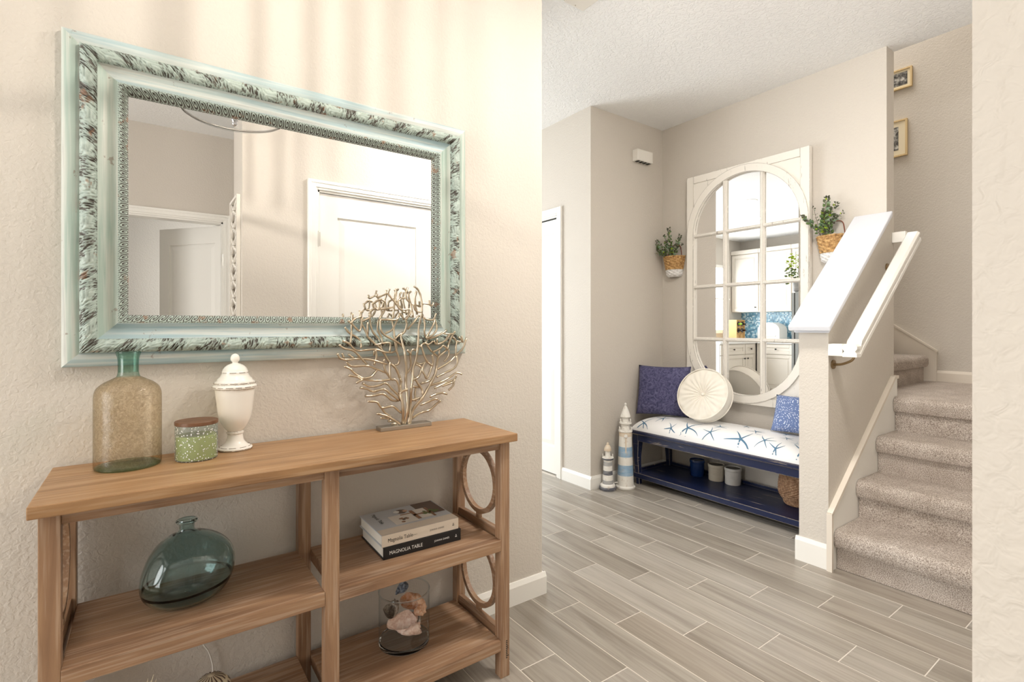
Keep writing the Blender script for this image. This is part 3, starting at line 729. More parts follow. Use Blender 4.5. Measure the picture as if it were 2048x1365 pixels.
# ------------------------------------------------------------------ things on the console
def shell_walls(prof, th):
    """closed hollow vessel profile: outside up, inside down"""
    inner = [(max(r - th, 0.0005), z + (th * 1.6 if i == 0 else 0)) for i, (r, z) in enumerate(prof)]
    return prof + inner[::-1]
bt = thing('glass_bottle', 'large crackled amber glass bottle with a green neck on the console', 'bottle', (-0.0353, 1.6269, 0.809))
prof = smooth_prof([(0.066, 0.809), (0.0705, 0.816), (0.0707, 0.86), (0.0707, 0.95), (0.0705, 0.985), (0.0690, 0.999), (0.0640, 1.011), (0.0520, 1.022), (0.0360, 1.031), (0.0250, 1.037)], 4)
b = MB(); b.lathe(prof, (bt.location.x, bt.location.y, 0), 48, cap0=False, cap1=False); b.build('body', 'amber_crackle_glass', bt, smooth=True)
prof = smooth_prof([(0.0250, 1.037), (0.0222, 1.046), (0.0218, 1.065), (0.0226, 1.083), (0.0250, 1.093), (0.0262, 1.098), (0.0250, 1.1015), (0.0225, 1.0985), (0.0205, 1.085), (0.0200, 1.062), (0.0200, 1.048)], 4)
b = MB(); b.lathe(prof, (bt.location.x, bt.location.y, 0), 40, cap0=False, cap1=False); b.build('neck', 'green_glass', bt, smooth=True)
b = MB(); b.lathe([(0.0002, 0.8135), (0.03, 0.815), (0.058, 0.8155), (0.0685, 0.8145), (0.0660, 0.8095), (0.0002, 0.8092)], (bt.location.x, bt.location.y, 0), 48); b.build('bottom', 'green_glass', bt, smooth=True)

cd = thing('candle', 'green candle in speckled glass jar with dark wooden lid beside the white urn', 'candle', (0.1121, 1.6133, 0.809)); cx, cy = 0.1121, 1.6133
b = MB(); b.lathe([(0.0485, 0.8095), (0.0498, 0.813), (0.0498, 0.902)], (cx, cy, 0), 48, cap1=False); b.build('jar', 'speckled_glass', cd, smooth=True)
b = MB(); b.lathe([(0.0465, 0.812), (0.0470, 0.814), (0.0470, 0.872), (0.0450, 0.874), (0.0005, 0.873)], (cx, cy, 0), 40); w = b.build('wax', 'green_wax', cd, smooth=True, angle=0.6)
b = MB(); b.tube([(cx, cy, 0.873), (cx + 0.001, cy, 0.880)], 0.0012, 6); b.build('wick', 'ink_black', w)
b = MB(); b.lathe([(0.0500, 0.9022), (0.0508, 0.9032), (0.0508, 0.911), (0.0500, 0.912), (0.0005, 0.9122)], (cx, cy, 0), 48); b.build('lid', 'dark_lid_wood', cd, smooth=True, angle=0.6)

ur = thing('urn', 'white ceramic lidded urn with worn brown edges on the console', 'urn', (0.2112, 1.670, 0.809)); ux, uy = 0.2112, 1.670
prof = smooth_prof([(0.043, 0.8095), (0.0452, 0.812), (0.0445, 0.816), (0.0395, 0.8185), (0.031, 0.824), (0.0235, 0.834), (0.0205, 0.846), (0.0196, 0.854)], 4) + [(0.0222, 0.856), (0.0225, 0.860), (0.0200, 0.8625)] + \
    smooth_prof([(0.0200, 0.8625), (0.0265, 0.871), (0.0335, 0.883), (0.0400, 0.897), (0.0440, 0.915), (0.0475, 0.945), (0.0500, 0.965), (0.0513, 0.981), (0.0525, 0.985)], 4)
b = MB(); b.lathe(prof, (ux, uy, 0), 48, cap1=True); b.build('body', 'white_ceramic', ur, smooth=True, angle=0.7)
prof = [(0.0520, 0.9845), (0.0572, 0.9875), (0.0580, 0.9915), (0.0560, 0.9955), (0.0525, 0.9985), (0.0535, 1.0015), (0.0525, 1.0050), (0.0470, 1.0080), (0.0455, 1.0110), (0.0445, 1.0140), (0.0385, 1.0200), (0.0345, 1.0285), (0.0352, 1.0315), (0.0340, 1.0340)] + \
    smooth_prof([(0.0335, 1.0345), (0.0300, 1.0430), (0.0230, 1.0510), (0.0140, 1.0560), (0.0085, 1.0580), (0.0075, 1.0610), (0.0112, 1.0660), (0.0122, 1.0720), (0.0098, 1.0800), (0.0050, 1.0845), (0.0003, 1.0860)], 4)
b = MB(); b.lathe(prof, (ux, uy, 0), 48); ld = b.build('lid', 'white_ceramic', ur, smooth=True, angle=0.7)
b = MB()
for (r, z, n) in ((0.0583, 0.9912, 15), (0.0538, 1.0020, 13), (0.0353, 1.0318, 9)):
    for i in range(n):
        a0 = 2 * PI * i / n; a1 = a0 + 2 * PI / n * random.uniform(0.62, 0.86)
        b.tube([(ux + r * math.cos(a0 + (a1 - a0) * t / 5), uy + r * math.sin(a0 + (a1 - a0) * t / 5), z) for t in range(6)], 0.0007, 5)
b.build('worn_edge', 'ceramic_wear', ld)['kind'] = 'stuff'
b = MB()
for (r, z, n) in ((0.0454, 0.8125, 11), (0.0405, 0.8190, 9)):
    for i in range(n):
        a0 = 2 * PI * i / n; a1 = a0 + 2 * PI / n * random.uniform(0.62, 0.86)
        b.tube([(ux + r * math.cos(a0 + (a1 - a0) * t / 5), uy + r * math.sin(a0 + (a1 - a0) * t / 5), z) for t in range(6)], 0.0006, 5)
b.build('worn_edge', 'ceramic_wear', ur)['kind'] = 'stuff'

CORAL="""738,820 745,869 745,917 743,970 743,1014 736,1058 733,1084 725,1119 726,1136 738,1145 743,1171 738,1188
733,822 729,884 722,937 726,971 719,993 706,1020 683,1042 656,1086 630,1108 604,1133
750,821 761,885 761,934 766,982 769,1012 781,1047 783,1078 790,1127 793,1162 800,1216 800,1265 790,1295 773,1306
757,820 771,867 800,904 829,938 854,986 867,1026 872,1053 905,1079 916,1102 929,1134 937,1146
766,836 795,856 834,861 864,883 877,893
795,884 829,893 849,902 862,899
829,911 854,918 885,920 905,914
839,950 880,961 916,973 947,990 969,984
859,981 895,992 931,1009 945,1032 942,1055
867,1008 910,1033 942,1055 969,1082 977,1106 985,1120
977,1106 955,1125
975,1103 969,1129
942,1055 942,1088 947,1109 931,1125
947,1109 969,1107
872,1053 849,1072 839,1081 824,1104 829,1117 854,1126 885,1139 908,1151
905,1079 885,1094 874,1085 849,1072
903,1116 916,1134 929,1137
783,1083 814,1104 829,1099 849,1112
750,1154 771,1180 795,1202 824,1191 849,1189 857,1212
800,1247 829,1245 844,1239 854,1251
839,1241 837,1259
854,1189 842,1167 829,1140 822,1122 844,1135 859,1158 854,1189
822,1122 814,1144 814,1171 807,1202
783,1078 766,1083 757,1066 761,1039 761,1017 750,1000
743,1084 759,1066
738,1188 752,1206 757,1224 719,1223 701,1244 683,1265 674,1278 678,1293
674,1278 643,1264 641,1276
694,1188 696,1231 708,1275 708,1296
738,1188 722,1210 715,1197 694,1154 669,1141
757,1250 743,1263 743,1285 754,1303
747,1291 738,1298
771,1198 766,1242 757,1276 766,1290
788,1207 776,1259 781,1291
665,1252 669,1226 652,1196 647,1188
626,1242 647,1256 665,1248
630,1226 623,1246
613,1208 630,1226 643,1222 647,1256
587,1183 613,1196 613,1221
545,1175 562,1191 583,1198 581,1214
537,1183 552,1171 574,1150 583,1162 587,1196
529,1162 545,1142 570,1129 583,1113 583,1092
545,1109 550,1138 552,1158 554,1208
519,1118 541,1109 562,1088 587,1084 630,1087 665,1077 701,1076 710,1093 701,1119
507,1106 525,1093 558,1084 587,1055 604,1037
503,1078 513,1061 537,1056 570,1057 608,1054 643,1044 674,1034
541,1073 560,1059
521,1077 527,1060
537,1048 554,1033 600,1033 639,1019 674,1004 685,987
529,1034 550,1023 562,1010 587,992 613,995 630,1007 643,1019
543,1003 570,997 587,988 630,981 665,979 701,981 715,959 719,928
587,988 566,977
589,974 617,961 647,963 669,970 692,947 715,924 724,906
581,960 608,953 630,943 661,950 687,931 719,906
600,930 630,929 661,933 692,909 724,906
608,912 639,907 656,886 692,889 719,867 730,862
636,869 665,860 692,844 719,824
650,853 683,847
678,839 719,831
692,826 724,826
656,886 669,868 692,849
630,1066 630,1087
628,1034 634,1061 630,1087
656,1086 647,1120 626,1146 617,1179 613,1208
606,1129 595,1158 587,1171 583,1196
683,1042 685,987 701,981
661,1052 665,1018 674,1004
604,1179 606,1137
647,1188 643,1154 656,1128 656,1107 630,1103
656,1107 683,1107 683,1077
692,1188 699,1158 699,1124 706,1085 719,1050 715,1032 703,1031
647,1188 652,1145 692,1119 725,1101 733,1084
781,1030 802,1015 790,985 766,977
769,995 785,967 805,939 805,921
766,953 800,946
783,897 781,923 785,945
842,1022 819,1037 805,1011 814,988 822,978 839,1009 844,1036 839,1063
781,1038 800,1029 819,1037
795,1100 810,1055 822,1037
854,940 905,955 937,967 942,981
885,945 931,958
916,927 931,944 937,967
800,960 839,968 862,994
766,902 795,909
719,1223 715,1249 729,1262 743,1263
694,1231 669,1226 643,1222 630,1226
719,928 731,940 745,944
724,971 719,984
885,1139 910,1134 895,1112 864,1099 849,1112
874,1085 874,1062
908,1079 910,1056 895,1034
864,1099 862,1121
800,1216 776,1220 766,1242
715,1197 701,1188 669,1188 647,1188
738,1145 719,1136 701,1119"""
co = thing('coral_sculpture', 'champagne metal sea fan coral sculpture on a flat pewter base', 'sculpture', (0.737, 1.672, 0.809))
part('base', 'pewter', co, (0.642, 0.832, 1.649, 1.694, 0.8095, 0.823), 0.0015)
b = MB(); rr = random.Random(3)
for k, ln in enumerate(CORAL.split('\n')):
    pts = [tuple(int(q) / 1000 for q in p.split(',')) for p in ln.split()]
    yo = 1.672 + rr.uniform(-0.006, 0.006)
    p3 = [(x, yo + 0.006 * math.sin(x * 60 + z * 40 + k), z) for x, z in pts]
    sm = catmull(p3, 4); n = len(sm); base = k < 4
    rad = []
    for i, p in enumerate(sm):
        hgt = min(1.0, max(0.0, (p.z - 0.82) / 0.42))
        r = (0.0062 - 0.0024 * hgt) if base else (0.0044 - 0.0006 * hgt)
        rad.append(r * (0.94 + 0.14 * math.sin(i * 2.1 + k)))
    b.tube(sm, rad, 7)
b.build('branches', 'champagne_metal', co, smooth=True)

dj = thing('glass_demijohn', 'squat teal glass demijohn vase on the middle shelf', 'vase', (0.0882, 1.585, 0.459)); dx, dy = 0.0882, 1.585
prof = smooth_prof([(0.0003, 0.466), (0.040, 0.463), (0.066, 0.460), (0.086, 0.468), (0.1005, 0.490), (0.1062, 0.518), (0.1030, 0.548), (0.0910, 0.578), (0.0700, 0.602), (0.0440, 0.618), (0.0260, 0.6255), (0.0190, 0.632), (0.0175, 0.642), (0.0185, 0.652)], 5)
th = 0.0035
inner = [(max(r - th, 0.0002), z + (th if z < 0.50 else (-th * 0.6 if r > 0.03 else 0))) for r, z in prof]
b = MB(); vs = b.lathe(prof + inner[::-1], (dx, dy, 0), 64, cap0=False, cap1=False)
for v in vs:
    t = (v.co.z - 0.46) / 0.165
    if 0 < t < 1.0:
        w = math.sin(PI * t); a = math.atan2(v.co.y - dy, v.co.x - dx)
        v.co.x += 0.010 * w * math.cos(a * 2 + 0.6) * 0.5 + 0.010 * (t - 0.3) * w; v.co.z += 0.006 * w * math.cos(a - 0.4)
b.build('body', 'demijohn_glass', dj, smooth=True, merge=True)
b = MB(); b.tube([(dx + 0.0205 * math.cos(2 * PI * i / 24), dy + 0.0205 * math.sin(2 * PI * i / 24), 0.655) for i in range(24)], 0.0045, 10, closed=True); b.build('lip', 'demijohn_glass', dj, smooth=True)

# books
def book(name, label, x0, y0, z0, w, d, h, rz, spine_m, cover_m, text):
    r = thing(name, label, 'book', (x0, y0, z0), (0, 0, rz), 'books on the middle shelf', world=False)
    part('pages', 'paper', r, (0.004, w - 0.004, 0.003, d - 0.004, 0.003, h - 0.003))
    part('cover', cover_m, r, (0, w, 0.002, d, h - 0.003, h), 0.0006); part('cover', cover_m, r, (0, w, 0.002, d, 0, 0.003), 0.0006)
    sp = part('spine', spine_m, r, (0, w, -0.001, 0.004, 0, h), 0.0012)
    for (s, size, xx, zz, mm, sq) in text:
        b = MB(); text_into(b, s, size, (xx, -0.0013, zz), (1, 0, 0), (0, 0, 1), 0.0003, squash=sq); b.build('lettering', mm, sp, normals=False)
    return r
book('book', 'thick black book with white spine lettering under the cream book', 0.582, 1.474, 0.4595, 0.264, 0.205, 0.037, -0.02, 'book_black', 'book_black',
     [('MAGNOLIA TABLE', 0.0155, 0.018, 0.0125, 'ink_white', 0.85), ('JOANNA GAINES', 0.0082, 0.168, 0.0155, 'ink_white', 0.85), ('\u2042', 0.016, 0.242, 0.0125, 'ink_white', 0.7)])
bk = book('book', 'thick cream cookbook with kitchen picture cover, topmost of the two books', 0.578, 1.476, 0.4968, 0.262, 0.203, 0.0355, -0.01, 'book_cream', 'cover_gray',
     [('Magnolia Table', 0.0165, 0.018, 0.0125, 'ink_black', 0.82), ('volume 2', 0.0048, 0.098, 0.0150, 'ink_black', 0.9), ('JOANNA GAINES', 0.0078, 0.158, 0.0150, 'ink_black', 0.85), ('\u2042', 0.016, 0.238, 0.0125, 'ink_black', 0.7)])
cov = [c for c in bk.children if c.name.startswith('cover')][0]
H0 = 0.0355
def flat(name, m, pts, z=0.0004, parent=cov):
    b = MB(); b.poly([(x, y, H0 + z) for x, y in pts], [list(range(len(pts)))]); return b.build(name, m, parent)
def rect(x0, x1, y0, y1): return [(x0, y0), (x1, y0), (x1, y1), (x0, y1)]
flat('cover_band', 'book_cream', rect(0.0, 0.262, 0.003, 0.045))
flat('cover_picture', 'cover_dark', rect(0.178, 0.258, 0.085, 0.202), 0.0005)
flat('cover_picture', 'cover_pale', rect(0.070, 0.148, 0.055, 0.135), 0.0005)
for q in (rect(0.150, 0.162, 0.065, 0.15), rect(0.150, 0.215, 0.100, 0.110), rect(0.112, 0.150, 0.125, 0.132), rect(0.205, 0.214, 0.06, 0.15)): flat('cover_picture', 'cover_wood', q, 0.0006)
for q in (rect(0.164, 0.203, 0.112, 0.150), rect(0.164, 0.203, 0.064, 0.098)): flat('cover_picture', 'cover_pale', q, 0.0006)
rr = random.Random(5)
def blob(cx, cy, r, n=9): return [(cx + r * rr.uniform(0.7, 1.1) * math.cos(2 * PI * i / n), cy + r * rr.uniform(0.7, 1.1) * math.sin(2 * PI * i / n)) for i in range(n)]
for i in range(7): flat('cover_picture', 'cover_green', blob(rr.uniform(0.185, 0.235), rr.uniform(0.085, 0.125), rr.uniform(0.006, 0.012)), 0.0007 + i * 0.0001)
for i in range(7): flat('cover_picture', ['cover_wood', 'cover_pale', 'cover_dark'][i % 3], blob(rr.uniform(0.092, 0.132), rr.uniform(0.068, 0.105), rr.uniform(0.006, 0.010)), 0.0007 + i * 0.0001)
flat('cover_picture', 'cover_dark', blob(0.128, 0.160, 0.022), 0.0007); flat('cover_picture', 'cover_skin', blob(0.140, 0.158, 0.010), 0.0009); flat('cover_picture', 'ink_white', blob(0.112, 0.163, 0.012), 0.0009)
b = MB(); text_into(b, 'Magnolia Table', 0.0185, (0.032, 0.185, H0 + 0.0003), (0, -1, 0), (1, 0, 0), 0.0005, squash=0.85); b.build('lettering', 'ink_black', cov, normals=False)

# ------------------------------------------------------------------ shells in the glass cylinder
vx, vy, vz = 0.6916, 1.5704, 0.1285
gv = thing('glass_cylinder', 'clear glass cylinder vase holding seashells on the bottom shelf', 'vase', (vx, vy, vz))
b = MB(); b.lathe([(0.0815, vz + 0.016), (0.0815, vz + 0.170)], (vx, vy, 0), 56, cap0=False, cap1=False)
b.build('cylinder', 'clear_glass', gv, smooth=True, angle=0.7)
b = MB(); b.lathe([(0.0003, vz + 0.0005), (0.078, vz + 0.0005), (0.0815, vz + 0.004), (0.0815, vz + 0.014), (0.079, vz + 0.0165), (0.060, vz + 0.0140), (0.0003, vz + 0.0130)], (vx, vy, 0), 56); b.build('thick_base', 'thick_glass', gv, smooth=True, angle=0.7)
b = MB(); b.tube([(vx + 0.0812 * math.cos(2 * PI * i / 64), vy + 0.0812 * math.sin(2 * PI * i / 64), vz + 0.170) for i in range(64)], 0.0022, 10, closed=True); b.build('rim', 'thick_glass', gv, smooth=True)
def conch(name, label, m, loc, rot, size, knobs=7, spire=0.32, flare=0.5, group='seashells in the glass cylinder'):
    """spiral shell: whorls shrinking to a spire, long siphon below, flared lip"""
    r = thing(name, label, 'seashell', loc, rot, group, world=False); b = MB(); nu, nv = 96, 18
    turns = 4.2
    def f(u, v):
        th = u * turns * 2 * PI; g = math.exp(-0.30 * (turns * 2 * PI - th) * 0.72)   # grows towards the mouth
        R = size * 0.34 * g; zc = size * (0.52 - 0.62 * g * 0.72)
        a = v * 2 * PI; kn = 1 + (0.55 * max(0, math.cos(th * knobs)) ** 4 * max(0, math.sin(a + 0.15)) ** 3 + 0.04 * math.sin(th * 31) * math.sin(a * 5)) * (1 if knobs else 0)
        fl = 1 + flare * max(0, (u - 0.93) / 0.07) ** 2 * max(0, math.cos(a - 0.2))
        rad = R * (0.62 * math.cos(a) * fl + 0.62) * kn; z = zc + R * (1.05 * math.sin(a) if math.sin(a) > 0 else 2.0 * math.sin(a)) * kn * 0.9
        return Vector((rad * math.cos(th), rad * math.sin(th), z))
    b.grid(f, nu, nv); o = b.build('shell', m, r, smooth=True, normals=True); return r
conch('conch_shell', 'pale pink conch shell lying at the bottom of the glass cylinder', 'shell_pink', (vx - 0.014, vy - 0.030, vz + 0.058), (1.5, 0.25, 1.2), 0.102)
conch('conch_shell', 'orange spiny conch shell leaning upward in the glass cylinder', 'shell_orange', (vx + 0.030, vy - 0.004, vz + 0.096), (1.1, -0.5, 0.5), 0.104, 8, flare=0.8)
conch('whelk_shell', 'grey brown whelk shell against the left of the glass cylinder', 'shell_gray', (vx - 0.028, vy + 0.012, vz + 0.108), (0.9, 1.2, 2.2), 0.070, 6)
conch('whelk_shell', 'small white shell at the right bottom of the glass cylinder', 'shell_gray', (vx + 0.042, vy + 0.010, vz + 0.040), (1.7, 0.3, -0.6), 0.056, 5)
conch('snail_shell', 'blue and white striped snail shell on top of the seashell heap', 'shell_blue', (vx + 0.000, vy + 0.022, vz + 0.160), (0.5, 0.3, 0.4), 0.058, 0, flare=0.1)
# things at the very bottom left of the frame, on the bottom shelf
rt = thing('raffia_tuft', 'pale dried tuft just showing at the lower left shelf', 'dried plant', (0.003, 1.55, 0.128)); rr = random.Random(9)
b = MB(); b.lathe([(0.022, 0.1285), (0.030, 0.150), (0.030, 0.215), (0.020, 0.235)], (0.003, 1.55, 0), 20); b.build('pot', 'crock_cream', rt, smooth=True)
b = MB()
for i in range(46):
    a = rr.uniform(0, 2 * PI); l = rr.uniform(0.02, 0.05); q = rr.uniform(0.005, 0.030)
    b.tube([(0.003, 1.55, 0.232), (0.003 + q * 0.6 * math.cos(a), 1.55 + q * 0.6 * math.sin(a), 0.235 + l * 0.7), (0.003 + q * math.cos(a), 1.55 + q * math.sin(a), 0.236 + l)], [0.0016, 0.0012, 0.0005], 5)
b.build('fronds', 'mat_board', rt)
tu = thing('striped_ornament', 'brown and cream striped round ornament on the bottom shelf', 'ornament', (0.14, 1.55, 0.128))
b = MB(); b.lathe(smooth_prof([(0.035, 0.1285), (0.050, 0.150), (0.052, 0.185), (0.044, 0.220), (0.026, 0.240), (0.0005, 0.248)], 4), (0.14, 1.55, 0), 32); b.build('body', 'mat_board', tu, smooth=True)
b = MB()
for i in range(16):
    a = 2 * PI * i / 16; w = 0.07
    prof = [(0.0525, 0.185), (0.0445, 0.2205), (0.0265, 0.2408), (0.008, 0.2475)]
    vs = []
    for r, z in prof: vs += [(0.14 + (r + .0006) * math.cos(a - w), 1.55 + (r + .0006) * math.sin(a - w), z + .0006), (0.14 + (r + .0006) * math.cos(a + w), 1.55 + (r + .0006) * math.sin(a + w), z + .0006)]
    b.poly(vs, [[0, 1, 3, 2], [2, 3, 5, 4], [4, 5, 7, 6]])
b.build('stripes', 'cover_dark', tu)
b = MB(); b.tube(catmull([(0.128, 1.722, 0.30), (0.134, 1.722, 0.25), (0.150, 1.722, 0.215), (0.160, 1.722, 0.17), (0.158, 1.72, 0.131)], 6), 0.0022, 6)
tag(b.build('power_cord', 'plastic_white', smooth=True), 'thin white power cord running down the wall behind the console', 'cord')

# ------------------------------------------------------------------ pendant lamp over the hall, seen in the big mirror
px, py = 0.32, 0.90
pl = thing('pendant_lamp', 'glass dish ceiling lamp with dark rim reflected at the mirror top', 'lamp', (px, py, 2.74))
b = MB(); b.lathe([(0.065, 2.74), (0.065, 2.722), (0.02, 2.712), (0.006, 2.705)], (px, py, 0), 24); b.build('canopy', 'chrome', pl, smooth=True, angle=0.6)
b = MB(); b.tube([(px, py, 2.71), (px, py, 2.0850)], 0.005, 10); b.build('rod', 'chrome', pl)
b = MB(); b.tube([(px + 0.20 * math.cos(2 * PI * i / 64), py + 0.20 * math.sin(2 * PI * i / 64), 2.1000) for i in range(64)], 0.005, 8, closed=True); b.build('rim', 'dark_steel', pl, smooth=True)
b = MB(); b.lathe(smooth_prof([(0.20, 2.1000), (0.18, 2.0830), (0.10, 2.0710), (0.012, 2.0670)], 4), (px, py, 0), 64, cap1=False); b.build('glass_dish', 'clear_glass', pl, smooth=True)
b = MB(); b.lathe(smooth_prof([(0.003, 2.0890), (0.012, 2.0830), (0.014, 2.0730), (0.009, 2.0630), (0.012, 2.0570), (0.007, 2.0490), (0.0003, 2.0460)], 3), (px, py, 0), 20); b.build('finial', 'chrome', pl, smooth=True)
b = MB(); b.tube([(px, py, 2.30), (px, py, 2.235)], 0.011, 12); arm = b.build('socket', 'chrome', pl)
b = MB(); b.lathe(smooth_prof([(0.0003, 2.208), (0.005, 2.204), (0.006, 2.198), (0.005, 2.192), (0.0003, 2.188)], 3), (px + 0.012, py, 0), 14); b.build('bulb', 'bulb_glow', arm, smooth=True)
q = random.Random(12)
for i in range(40):  # rods added around the bulb to throw streaks on the wall
    a = 2 * PI * (i + q.uniform(-0.4, 0.4)) / 40
    b = MB(); rx, ry = px + 0.150 * math.cos(a), py + 0.150 * math.sin(a); b.tube([(rx, ry, 2.395), (rx, ry, 2.145)], q.uniform(0.0025, 0.0065), 7); b.build('streak_rod', 'streak_rod_glass', pl, smooth=True)
b = MB(); b.tube([(px + 0.150 * math.cos(2 * PI * i / 40), py + 0.150 * math.sin(2 * PI * i / 40), 2.3980) for i in range(40)], 0.004, 6, closed=True)
for i in range(4): b.tube([(px, py, 2.4150), (px + 0.15 * math.cos(PI / 2 * i), py + 0.15 * math.sin(PI / 2 * i), 2.3980)], 0.003, 6)
b.build('streak_rod_ring', 'chrome', pl)
fl = thing('added_fill_light', 'added round ceiling fill light, out of view near the stair foot', 'lamp', (1.75, 0.72, 2.74))  # unseen lamp added to brighten hall, niche and stairs
b = MB(); b.lathe([(0.17, 2.74), (0.17, 2.715), (0.16, 2.705)], (1.75, 0.72, 0), 40); b.build('pan', 'white_trim', fl)
b = MB(); b.lathe(smooth_prof([(0.158, 2.712), (0.15, 2.69), (0.09, 2.668), (0.0005, 2.66)], 4), (1.75, 0.72, 0), 40); b.build('diffuser', 'fill_light_glow', fl, smooth=True)
# detector on the ceiling, chime on the niche wall
sd = thing('ceiling_vent', 'white rectangular ceiling vent plate at the top edge', 'vent', (1.69, 1.77, 2.74))
part('plate', 'plastic_white', sd, (1.628, 1.758, 1.60, 1.845, 2.722, 2.74), 0.006)
for yy in (1.83, 1.615):
    b = MB(); b.lathe([(0.003, 2.7205), (0.003, 2.7225)], (1.693, yy, 0), 8); b.build('screw', 'nickel', sd)
dc = thing('door_chime', 'white doorbell chime box high on the niche side wall', 'chime', (3.10, 2.63, 2.42))
part('cover', 'plastic_white', dc, (3.020, 3.196, 2.575, 2.630, 2.425, 2.512), 0.006)
for i in range(4): part('sound_slot', 'dark_gap', dc, (3.035 + i * 0.04, 3.060 + i * 0.04, 2.585, 2.618, 2.4225, 2.4255))
# ------------------------------------------------------------------ niche: arched mirror
am = thing('arched_mirror', 'tall distressed white window mirror with rounded ends above the bench', 'mirror', (3.36, 1.925, 0.63))
AY0, AY1, AZ0, AZ1 = 1.485, 2.366, 0.632, 2.285
AC = (AY0 + AY1) / 2; RI, RO = 0.385, 0.440; ZT, ZB = 1.838, 1.075
WD = 'white_distressed'
part('mirror_glass', 'mirror_silver', am, (3.352, 3.355, AY0 + 0.03, AY1 - 0.03, AZ0 + 0.03, AZ1 - 0.03))
part('backing', WD, am, (3.358, 3.378, AY0 + 0.008, AY1 - 0.008, AZ0 + 0.008, AZ1 - 0.008))
for (y0, y1) in ((AY0, AY0 + 0.058), (AY1 - 0.058, AY1)): part('stile', WD, am, (3.328, 3.3575, y0, y1, AZ0, AZ1), 0.0025)
for (z0, z1) in ((AZ0, AZ0 + 0.055), (AZ1 - 0.055, AZ1)): part('rail', WD, am, (3.329, 3.3575, AY0 + 0.058, AY1 - 0.058, z0, z1), 0.0025)
def stadium(r, n=24):
    p = [(AC + r * math.cos(PI * i / n), ZT + r * math.sin(PI * i / n)) for i in range(n + 1)]
    return p + [(AC + r * math.cos(PI + PI * i / n), ZB + r * math.sin(PI + PI * i / n)) for i in range(n + 1)]
b = MB(); so, si = stadium(RO - 0.004), stadium(RI); n = len(so); vs = []
for i in range(n):
    for (y, z), x in ((so[i], 3.322), (so[i], 3.351), (si[i], 3.326), (si[i], 3.351)): vs.append((x, y, z))
fs = []
for i in range(n):
    p, q = 4 * i, 4 * ((i + 1) % n); fs += [[p, q, q + 1, p + 1], [p, p + 2, q + 2, q], [p + 2, p + 3, q + 3, q + 2], [p + 1, q + 1, q + 3, p + 3]]
b.poly(vs, fs); b.build('oval_ring', WD, am)
# corner boards behind the ring
for sy in (-1, 1):
    for zt in (True, False):
        zc = ZT if zt else ZB; sg = 1 if zt else -1; ze = AZ1 - 0.05 if zt else AZ0 + 0.05; yw = AC - AY0 - 0.05; vs = []
        for i in range(17):
            a = PI / 2 * i / 16; ca, sa = math.cos(a), math.sin(a); k = min(yw / max(ca, 1e-6), abs(ze - zc) / max(sa, 1e-6)); k = max(k, RO - 0.019)
            for rr_ in (RO - 0.02, k):
                for x in (3.336, 3.351): vs.append((x, AC + sy * rr_ * ca, zc + sg * rr_ * sa))
        fs = []
        for i in range(16):
            p, q = 4 * i, 4 * i + 4; fs += [[p, q, q + 2, p + 2], [p + 1, p + 3, q + 3, q + 1], [p, p + 1, q + 1, q], [p + 2, q + 2, q + 3, p + 3]]
        b = MB(); b.poly(vs, fs); b.build('corner_board', WD, am)
for y in (2.060, 1.790):
    hh = math.sqrt(RI ** 2 - (y - AC) ** 2)
    b = MB(); b.prism([(3.351, y - 0.016, 0), (3.334, y - 0.012, 0), (3.328, y - 0.006, 0), (3.328, y + 0.006, 0), (3.334, y + 0.012, 0), (3.351, y + 0.016, 0)], (0, 0, 1))
    for v in b.bm.verts: v.co.z = ZB - hh if v.co.z < 0.5 else ZT + hh
    b.build('muntin', WD, am)
for z in (1.838, 1.457, 1.070):
    b = MB(); b.prism([(3.351, AC - RI, z - 0.014), (3.335, AC - RI, z - 0.010), (3.3295, AC - RI, z - 0.005), (3.3295, AC - RI, z + 0.005), (3.335, AC - RI, z + 0.010), (3.351, AC - RI, z + 0.014)], (0, 2 * RI, 0)); b.build('muntin', WD, am)

# ------------------------------------------------------------------ bench
bx0, bx1, by0, by1 = 2.93, 3.355, 1.285, 2.560
bn = thing('bench', 'navy distressed bench with starfish print seat and lower shelf in the niche', 'bench', (3.14, 1.92, 0)); NV = 'navy_paint'
for (y0, y1) in ((by0, by0 + 0.0), ): pass
for (xa, xs) in ((bx0, 1), (bx1, -1)):
    for (ya, ys) in ((by0, 1), (by1, -1)):
        sec = [(0.402, 0.0, 0.058), (0.330, 0.0, 0.056), (0.20, 0.008, 0.040), (0.09, 0.018, 0.034), (0.0, 0.026, 0.030)]
        b = MB(); vs = []
        for z, off, w in sec:
            z = z - 0.034 if z > 0.35 else z
            x0 = xa + xs * (off * 0.5 + 0.006); y0 = ya + ys * (off + 0.004)
            vs += [(x0, y0, z), (x0 + xs * w, y0, z), (x0 + xs * w, y0 + ys * w, z), (x0, y0 + ys * w, z)]
        fs = [[0, 1, 2, 3], [16, 17, 18, 19]]
        for j in range(4):
            for i in range(4): fs.append([j * 4 + i, j * 4 + (i + 1) % 4, j * 4 + 4 + (i + 1) % 4, j * 4 + 4 + i])
        b.poly(vs, fs); b.build('leg', NV, bn, 0.002, 1)
part('front_rail', NV, bn, (bx0 + 0.004, bx0 + 0.026, by0 + 0.05, by1 - 0.055, 0.322, 0.372), 0.002)
part('back_rail', NV, bn, (bx1 - 0.026, bx1 - 0.004, by0 + 0.05, by1 - 0.055, 0.322, 0.372), 0.002)
for ya in (by0 + 0.006, by1 - 0.028): part('side_rail', NV, bn, (bx0 + 0.06, bx1 - 0.06, ya, ya + 0.022, 0.322, 0.372), 0.002)
